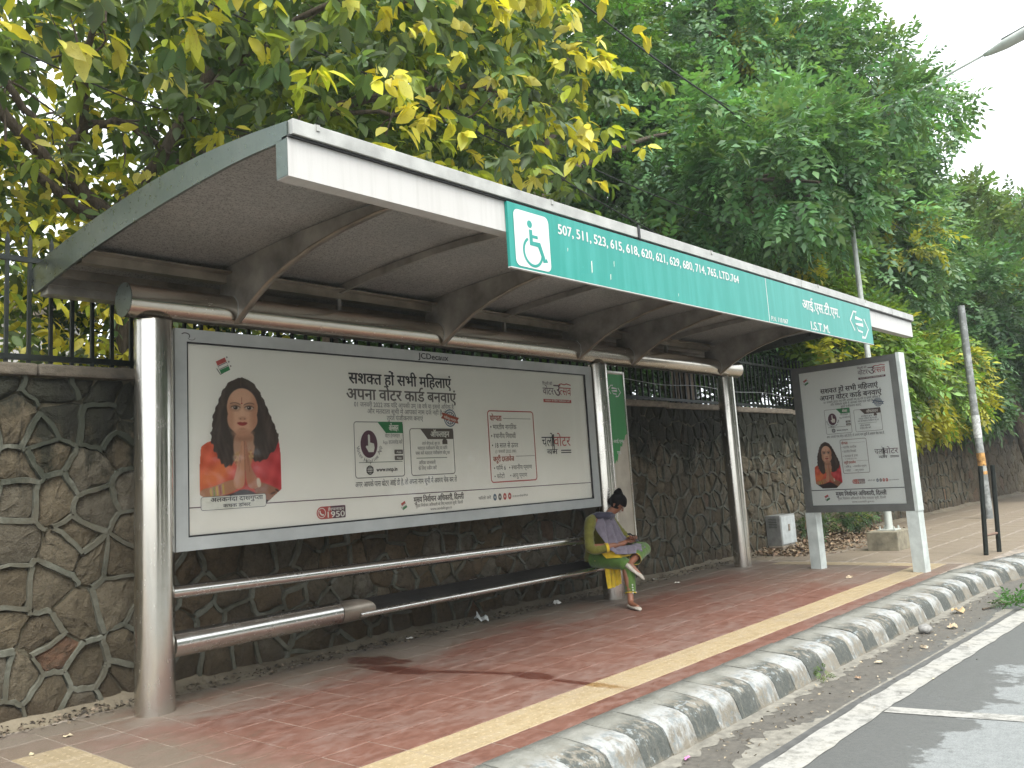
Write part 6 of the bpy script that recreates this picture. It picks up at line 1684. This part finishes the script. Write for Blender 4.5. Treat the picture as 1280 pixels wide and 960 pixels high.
N_ = [(*PEL, .125), (5.355, -.07, .68, .110), (5.33, -.13, .82, .115), (5.30, -.18, .94, .085), (5.34, -.235, 1.00, .045), (5.40, -.30, 1.05, .055), (5.425, -.335, 1.10, .088), (5.43, -.335, 1.135, .080),
      # right arm (left in the picture)
      (5.13, -.16, .945, .058), (5.03, -.18, .82, .048), (4.955, -.24, .665, .042), (5.12, -.40, .66, .036), (5.28, -.46, .675, .030), (5.36, -.46, .69, .030),
      # left arm
      (5.46, -.17, .94, .056), (5.55, -.22, .82, .046), (5.60, -.28, .715, .040), (5.52, -.42, .685, .034), (5.44, -.47, .69, .028), (5.38, -.49, .695, .028),
      # standing leg
      (5.27, -.09, .50, .092), (5.24, -.31, .485, .080), (5.22, -.52, .455, .060), (5.18, -.57, .28, .050), (5.12, -.62, .13, .036), (5.08, -.64, .06, .034), (5.03, -.72, .035, .034), (4.985, -.80, .028, .028),
      # crossed leg
      (5.45, -.08, .51, .092), (5.59, -.29, .56, .076), (5.70, -.48, .585, .058), (5.48, -.54, .545, .052), (5.28, -.57, .485, .036), (5.20, -.585, .46, .034), (5.215, -.65, .385, .033), (5.235, -.71, .315, .026)]
E_ = [(0, 1), (1, 2), (2, 3), (3, 4), (4, 5), (5, 6), (6, 7), (3, 8), (8, 9), (9, 10), (10, 11), (11, 12), (12, 13), (3, 14), (14, 15), (15, 16), (16, 17), (17, 18), (18, 19),
      (0, 20), (20, 21), (21, 22), (22, 23), (23, 24), (24, 25), (25, 26), (26, 27), (0, 28), (28, 29), (29, 30), (30, 31), (31, 32), (32, 33), (33, 34), (34, 35)]
body = skinmesh('body', N_, E_, skin, pw_, 2)
# face: brows/nose/mouth/ears on the bowed head; hands with five fingers each curled over the phone
hc = Vector((5.428, -.335, 1.115)); fwd = Vector((.16, -.62, -.77)).normalized(); side = fwd.cross(Vector((0, 0, 1))).normalized(); upv = side.cross(fwd)
F3 = lambda a, b_, c: hc + side * a + upv * b_ + fwd * c
b = MB(); b.tube([F3(0, .015, .078), F3(0, -.012, .096), F3(0, -.02, .088)], [.008, .013, .008], 8); pp(b, 'nose', skin, pw_)
b = MB(); b.tube([F3(-.022, -.045, .078), F3(0, -.047, .086), F3(.022, -.045, .078)], [.003, .006, .003], 6); pp(b, 'mouth', plain('lips', (.14, .035, .03), .5), pw_)
for s_ in (-1, 1):
    b = MB(); b.tube([F3(s_ * .018, .018, .080), F3(s_ * .034, .019, .077), F3(s_ * .048, .016, .066)], [.003, .006, .003], 6); pp(b, 'eye', plain('eye_dark', (.02, .015, .012), .3), pw_)
    b = MB(); b.tube([F3(s_ * .086, .02, .0), F3(s_ * .093, -.005, -.006), F3(s_ * .086, -.03, .004)], [.008, .014, .007], 8); pp(b, 'ear', skin, pw_)
b = MB()
bmh = bmesh.new(); bmesh.ops.create_uvsphere(bmh, u_segments=24, v_segments=16, radius=1)
def blob(c, rx, ry, rz, cut=None, lumpy=.04, seed=1):
    r = np.random.default_rng(seed); vs = []
    for v in bmh.verts:
        p = Vector(v.co); k = 1 + lumpy * math.sin(p.x * 7 + seed) * math.sin(p.y * 6) * math.cos(p.z * 5)
        vs.append(Vector(c) + side * p.x * rx * k + upv * p.z * rz * k + fwd * p.y * ry * k)
    fs = [tuple(v.index for v in f.verts) for f in bmh.faces]
    if cut: fs = [f for f in fs if not all(cut(vs[i]) for i in f)]
    b.add(vs, fs, True)
blob(F3(0, .022, -.014), .100, .106, .104, cut=lambda v: (v - hc).dot(fwd) > .035 and (v - hc).dot(upv) < .045)
blob(F3(-.035, .075, -.085), .058, .056, .052, seed=3, lumpy=.12); blob(F3(-.05, .10, -.105), .034, .034, .034, seed=4, lumpy=.15); blob(F3(0, -.03, -.065), .07, .05, .05, seed=5)
pp(b, 'hair', hairm, pw_)
def hand(wrist, d, palm_n, nm):
    d = Vector(d).normalized(); n_ = Vector(palm_n).normalized(); sdv = d.cross(n_).normalized(); w = Vector(wrist); nodes = [(*w, .022), (*(w + d * .035), (.034, .016)), (*(w + d * .075), (.036, .014))]; edges = [(0, 1), (1, 2)]
    for k, (o_, L) in enumerate(((-.027, .060), (-.009, .068), (.009, .064), (.026, .050))):
        base = w + d * .082 + sdv * o_; i = len(nodes)
        nodes += [(*base, .0085), (*(base + d * L * .45 + n_ * .010), .0080), (*(base + d * L * .70 + n_ * .030), .0072), (*(base + d * L * .68 + n_ * .048), .0062)]; edges += [(2, i), (i, i + 1), (i + 1, i + 2), (i + 2, i + 3)]
    i = len(nodes); base = w + d * .030 - sdv * .030; nodes += [(*base, .011), (*(base + d * .03 - sdv * .018 + n_ * .014), .009), (*(base + d * .052 - sdv * .010 + n_ * .030), .0075)]; edges += [(1, i), (i, i + 1), (i + 1, i + 2)]
    return skinmesh(nm, nodes, edges, skin, pw_, 1)
hand((5.35, -.46, .688), (.65, -.35, .05), (0, -.35, .9), 'hand'); hand((5.47, -.47, .692), (-.6, -.35, .10), (0, -.35, .9), 'hand')
# sleeves, trousers (slightly larger than the limbs under them)
def tubecloth(name, pts, rad, m, n=16, wr=.006):
    b = MB(); out = []; rr = []
    for i in range(len(pts) - 1):
        for k in range(6): t = k / 6; out.append(np.array(pts[i]) * (1 - t) + np.array(pts[i + 1]) * t); rr.append((rad[i] * (1 - t) + rad[i + 1] * t) * (1 + rng.normal(0, .035)))
    out.append(np.array(pts[-1])); rr.append(rad[-1])
    sm_ = [out[0]] + [(out[i - 1] + 2 * out[i] + out[i + 1]) / 4 for i in range(1, len(out) - 1)] + [out[-1]]
    b.tube(sm_, rr, n, False); pp(b, name, m, pw_)
tubecloth('sleeve', [(5.17, -.155, .975), (5.11, -.16, .94), (5.03, -.18, .82), (4.955, -.24, .66), (4.99, -.28, .63), (5.08, -.37, .645)], [.05, .066, .058, .054, .053, .048], olive)
tubecloth('sleeve', [(5.42, -.165, .97), (5.47, -.17, .935), (5.55, -.22, .82), (5.605, -.28, .71), (5.585, -.33, .695), (5.55, -.38, .69)], [.050, .070, .062, .058, .055, .048], olive)
tubecloth('cuff', [(5.075, -.365, .645), (5.10, -.385, .648)], [.056, .056], yellowc); tubecloth('cuff', [(5.552, -.378, .69), (5.535, -.395, .688)], [.052, .050], yellowc)
tubecloth('trouser_leg', [(5.28, -.05, .50), (5.24, -.31, .49), (5.215, -.50, .465), (5.225, -.56, .40), (5.20, -.58, .28), (5.15, -.605, .155)], [.098, .088, .074, .068, .060, .058], greenc)
tubecloth('trouser_leg', [(5.44, -.06, .51), (5.59, -.28, .565), (5.68, -.455, .59), (5.665, -.505, .58), (5.50, -.54, .55), (5.36, -.565, .505)], [.105, .092, .072, .068, .068, .070], greenc)
tubecloth('trouser_hem', [(5.355, -.565, .504), (5.345, -.567, .501)], [.073, .073], yellowc); tubecloth('trouser_hem', [(5.15, -.605, .158), (5.148, -.606, .150)], [.063, .063], yellowc)
# tunic: torso shell and the yellow panel that hangs over the seat edge
tubecloth('tunic', [(5.36, -.04, .47), (5.36, -.04, .52), (5.355, -.07, .64), (5.335, -.12, .80), (5.31, -.165, .93), (5.32, -.20, .985)], [.158, .158, .140, .142, .118, .060], olive, 22)
def drape(name, rows, m, wr=.012, seed=1):
    """rows: list of polylines (same count) making a cloth sheet with thickness"""
    r = np.random.default_rng(seed); R = np.array(rows, float); a, c = R.shape[:2]
    U_ = np.linspace(0, 1, 4 * (a - 1) + 1); V_ = np.linspace(0, 1, 12 * (c - 1) + 1); G = np.zeros((len(U_), len(V_), 3))
    for i, u in enumerate(U_):
        fu = u * (a - 1); i0 = min(int(fu), a - 2); tu = fu - i0
        for j, v in enumerate(V_):
            fv = v * (c - 1); j0 = min(int(fv), c - 2); tv = fv - j0
            G[i, j] = (R[i0, j0] * (1 - tv) + R[i0, j0 + 1] * tv) * (1 - tu) + (R[i0 + 1, j0] * (1 - tv) + R[i0 + 1, j0 + 1] * tv) * tu
            G[i, j, 1] -= wr * math.sin(v * 25 + u * 4 + seed) + wr * .5 * math.sin(v * 57 + u * 6 + seed)
    G[1:-1, 1:-1] = (G[1:-1, 1:-1] * 2 + G[:-2, 1:-1] + G[2:, 1:-1] + G[1:-1, :-2] + G[1:-1, 2:]) / 6
    n1, n2 = len(U_), len(V_); vs = [tuple(p) for p in G.reshape(-1, 3)] + [(p[0], p[1] + .006, p[2] - .003) for p in G.reshape(-1, 3)]
    o_ = n1 * n2; fs = []
    for i in range(n1 - 1):
        for j in range(n2 - 1):
            a_ = i * n2 + j; fs += [(a_, a_ + 1, a_ + n2 + 1, a_ + n2), (o_ + a_, o_ + a_ + n2, o_ + a_ + n2 + 1, o_ + a_ + 1)]
    b = MB(); b.add(vs, fs, True); return pp(b, name, m, pw_)
drape('tunic_panel', [[(5.16, -.125, .50), (5.30, -.16, .47), (5.42, -.17, .46), (5.50, -.16, .46)], [(5.20, -.24, .42), (5.30, -.26, .41), (5.40, -.26, .41), (5.49, -.25, .41)], [(5.20, -.27, .30), (5.29, -.29, .29), (5.39, -.29, .29), (5.47, -.27, .30)], [(5.20, -.28, .185), (5.28, -.30, .19), (5.38, -.30, .205), (5.46, -.28, .215)]], yellowc, .010)
drape('tunic_front', [[(5.10, -.22, .62), (5.17, -.36, .63), (5.32, -.42, .62), (5.50, -.38, .61)], [(5.12, -.30, .575), (5.18, -.44, .575), (5.34, -.50, .565), (5.56, -.46, .60)], [(5.12, -.34, .53), (5.17, -.50, .535), (5.30, -.55, .545), (5.52, -.56, .60)]], yellowc, .008, 2)
drape('scarf', [[(5.15, -.18, 1.00), (5.26, -.235, 1.00), (5.36, -.25, .98), (5.43, -.22, .97)], [(5.13, -.25, .90), (5.24, -.31, .90), (5.36, -.32, .88), (5.46, -.28, .86)], [(5.10, -.30, .78), (5.22, -.36, .78), (5.36, -.37, .77), (5.50, -.33, .76)], [(5.06, -.36, .69), (5.2, -.43, .69), (5.38, -.45, .68), (5.54, -.40, .67)]], lilac, .034, 3)
drape('scarf_lap', [[(5.05, -.34, .66), (5.20, -.44, .655), (5.40, -.49, .65), (5.58, -.44, .66)], [(5.07, -.42, .63), (5.22, -.52, .63), (5.42, -.57, .625), (5.62, -.50, .64)], [(5.10, -.46, .58), (5.22, -.56, .565), (5.40, -.59, .57), (5.55, -.57, .61)]], lilac, .028, 4)
tubecloth('collar_scarf', [(5.20, -.13, .99), (5.19, -.22, 1.0), (5.28, -.29, .99), (5.38, -.28, .985), (5.42, -.2, .98)], [.03, .042, .044, .04, .03], navy, 12)
b = MB(); b.box((-.035, -.005, -.07), (.035, .005, .07), Matrix.Translation((5.415, -.52, .735)) @ Euler((-.9, 0, .1)).to_matrix().to_4x4(), .004); pp(b, 'phone', plain('dark_phone', (.02, .02, .025), .2), pw_)
# shoes
def shoe(heel, toe, upd, nm='shoe'):
    heel, toe = Vector(heel), Vector(toe); d = (toe - heel).normalized(); up_ = Vector(upd).normalized(); sd = d.cross(up_).normalized(); L = (toe - heel).length; b = MB(); vs = []; fs = []
    prof_ = [(0, .026, .045), (.12, .034, .050), (.35, .036, .038), (.55, .040, .034), (.75, .042, .036), (.92, .030, .026), (1.0, .010, .010)]
    for u, w_, h_ in prof_:
        for k in range(12): a = 2 * PI * k / 12; vs.append(heel + d * L * u + sd * w_ * math.cos(a) + up_ * (h_ * .5 + h_ * .55 * math.sin(a)))
    for i in range(6):
        for k in range(12): fs.append((i * 12 + k, i * 12 + (k + 1) % 12, (i + 1) * 12 + (k + 1) % 12, (i + 1) * 12 + k))
    fs += [tuple(range(11, -1, -1)), tuple(range(72, 84))]
    b.add(vs, fs, True); return pp(b, nm, shoem, pw_)
shoe((5.085, -.61, .004), (4.955, -.845, .004), (0, 0, 1)); shoe((5.155, -.555, .44), (5.24, -.735, .285), (.1, -.6, .78))
b = MB()
for k in range(4): b.tube([(5.105 + .004 * (k % 2), -.665, .165 + k * .028), (5.10, -.672, .165 + k * .028)], .008, 6)
pp(b, 'trouser_button', M_['signwhite'], pw_)
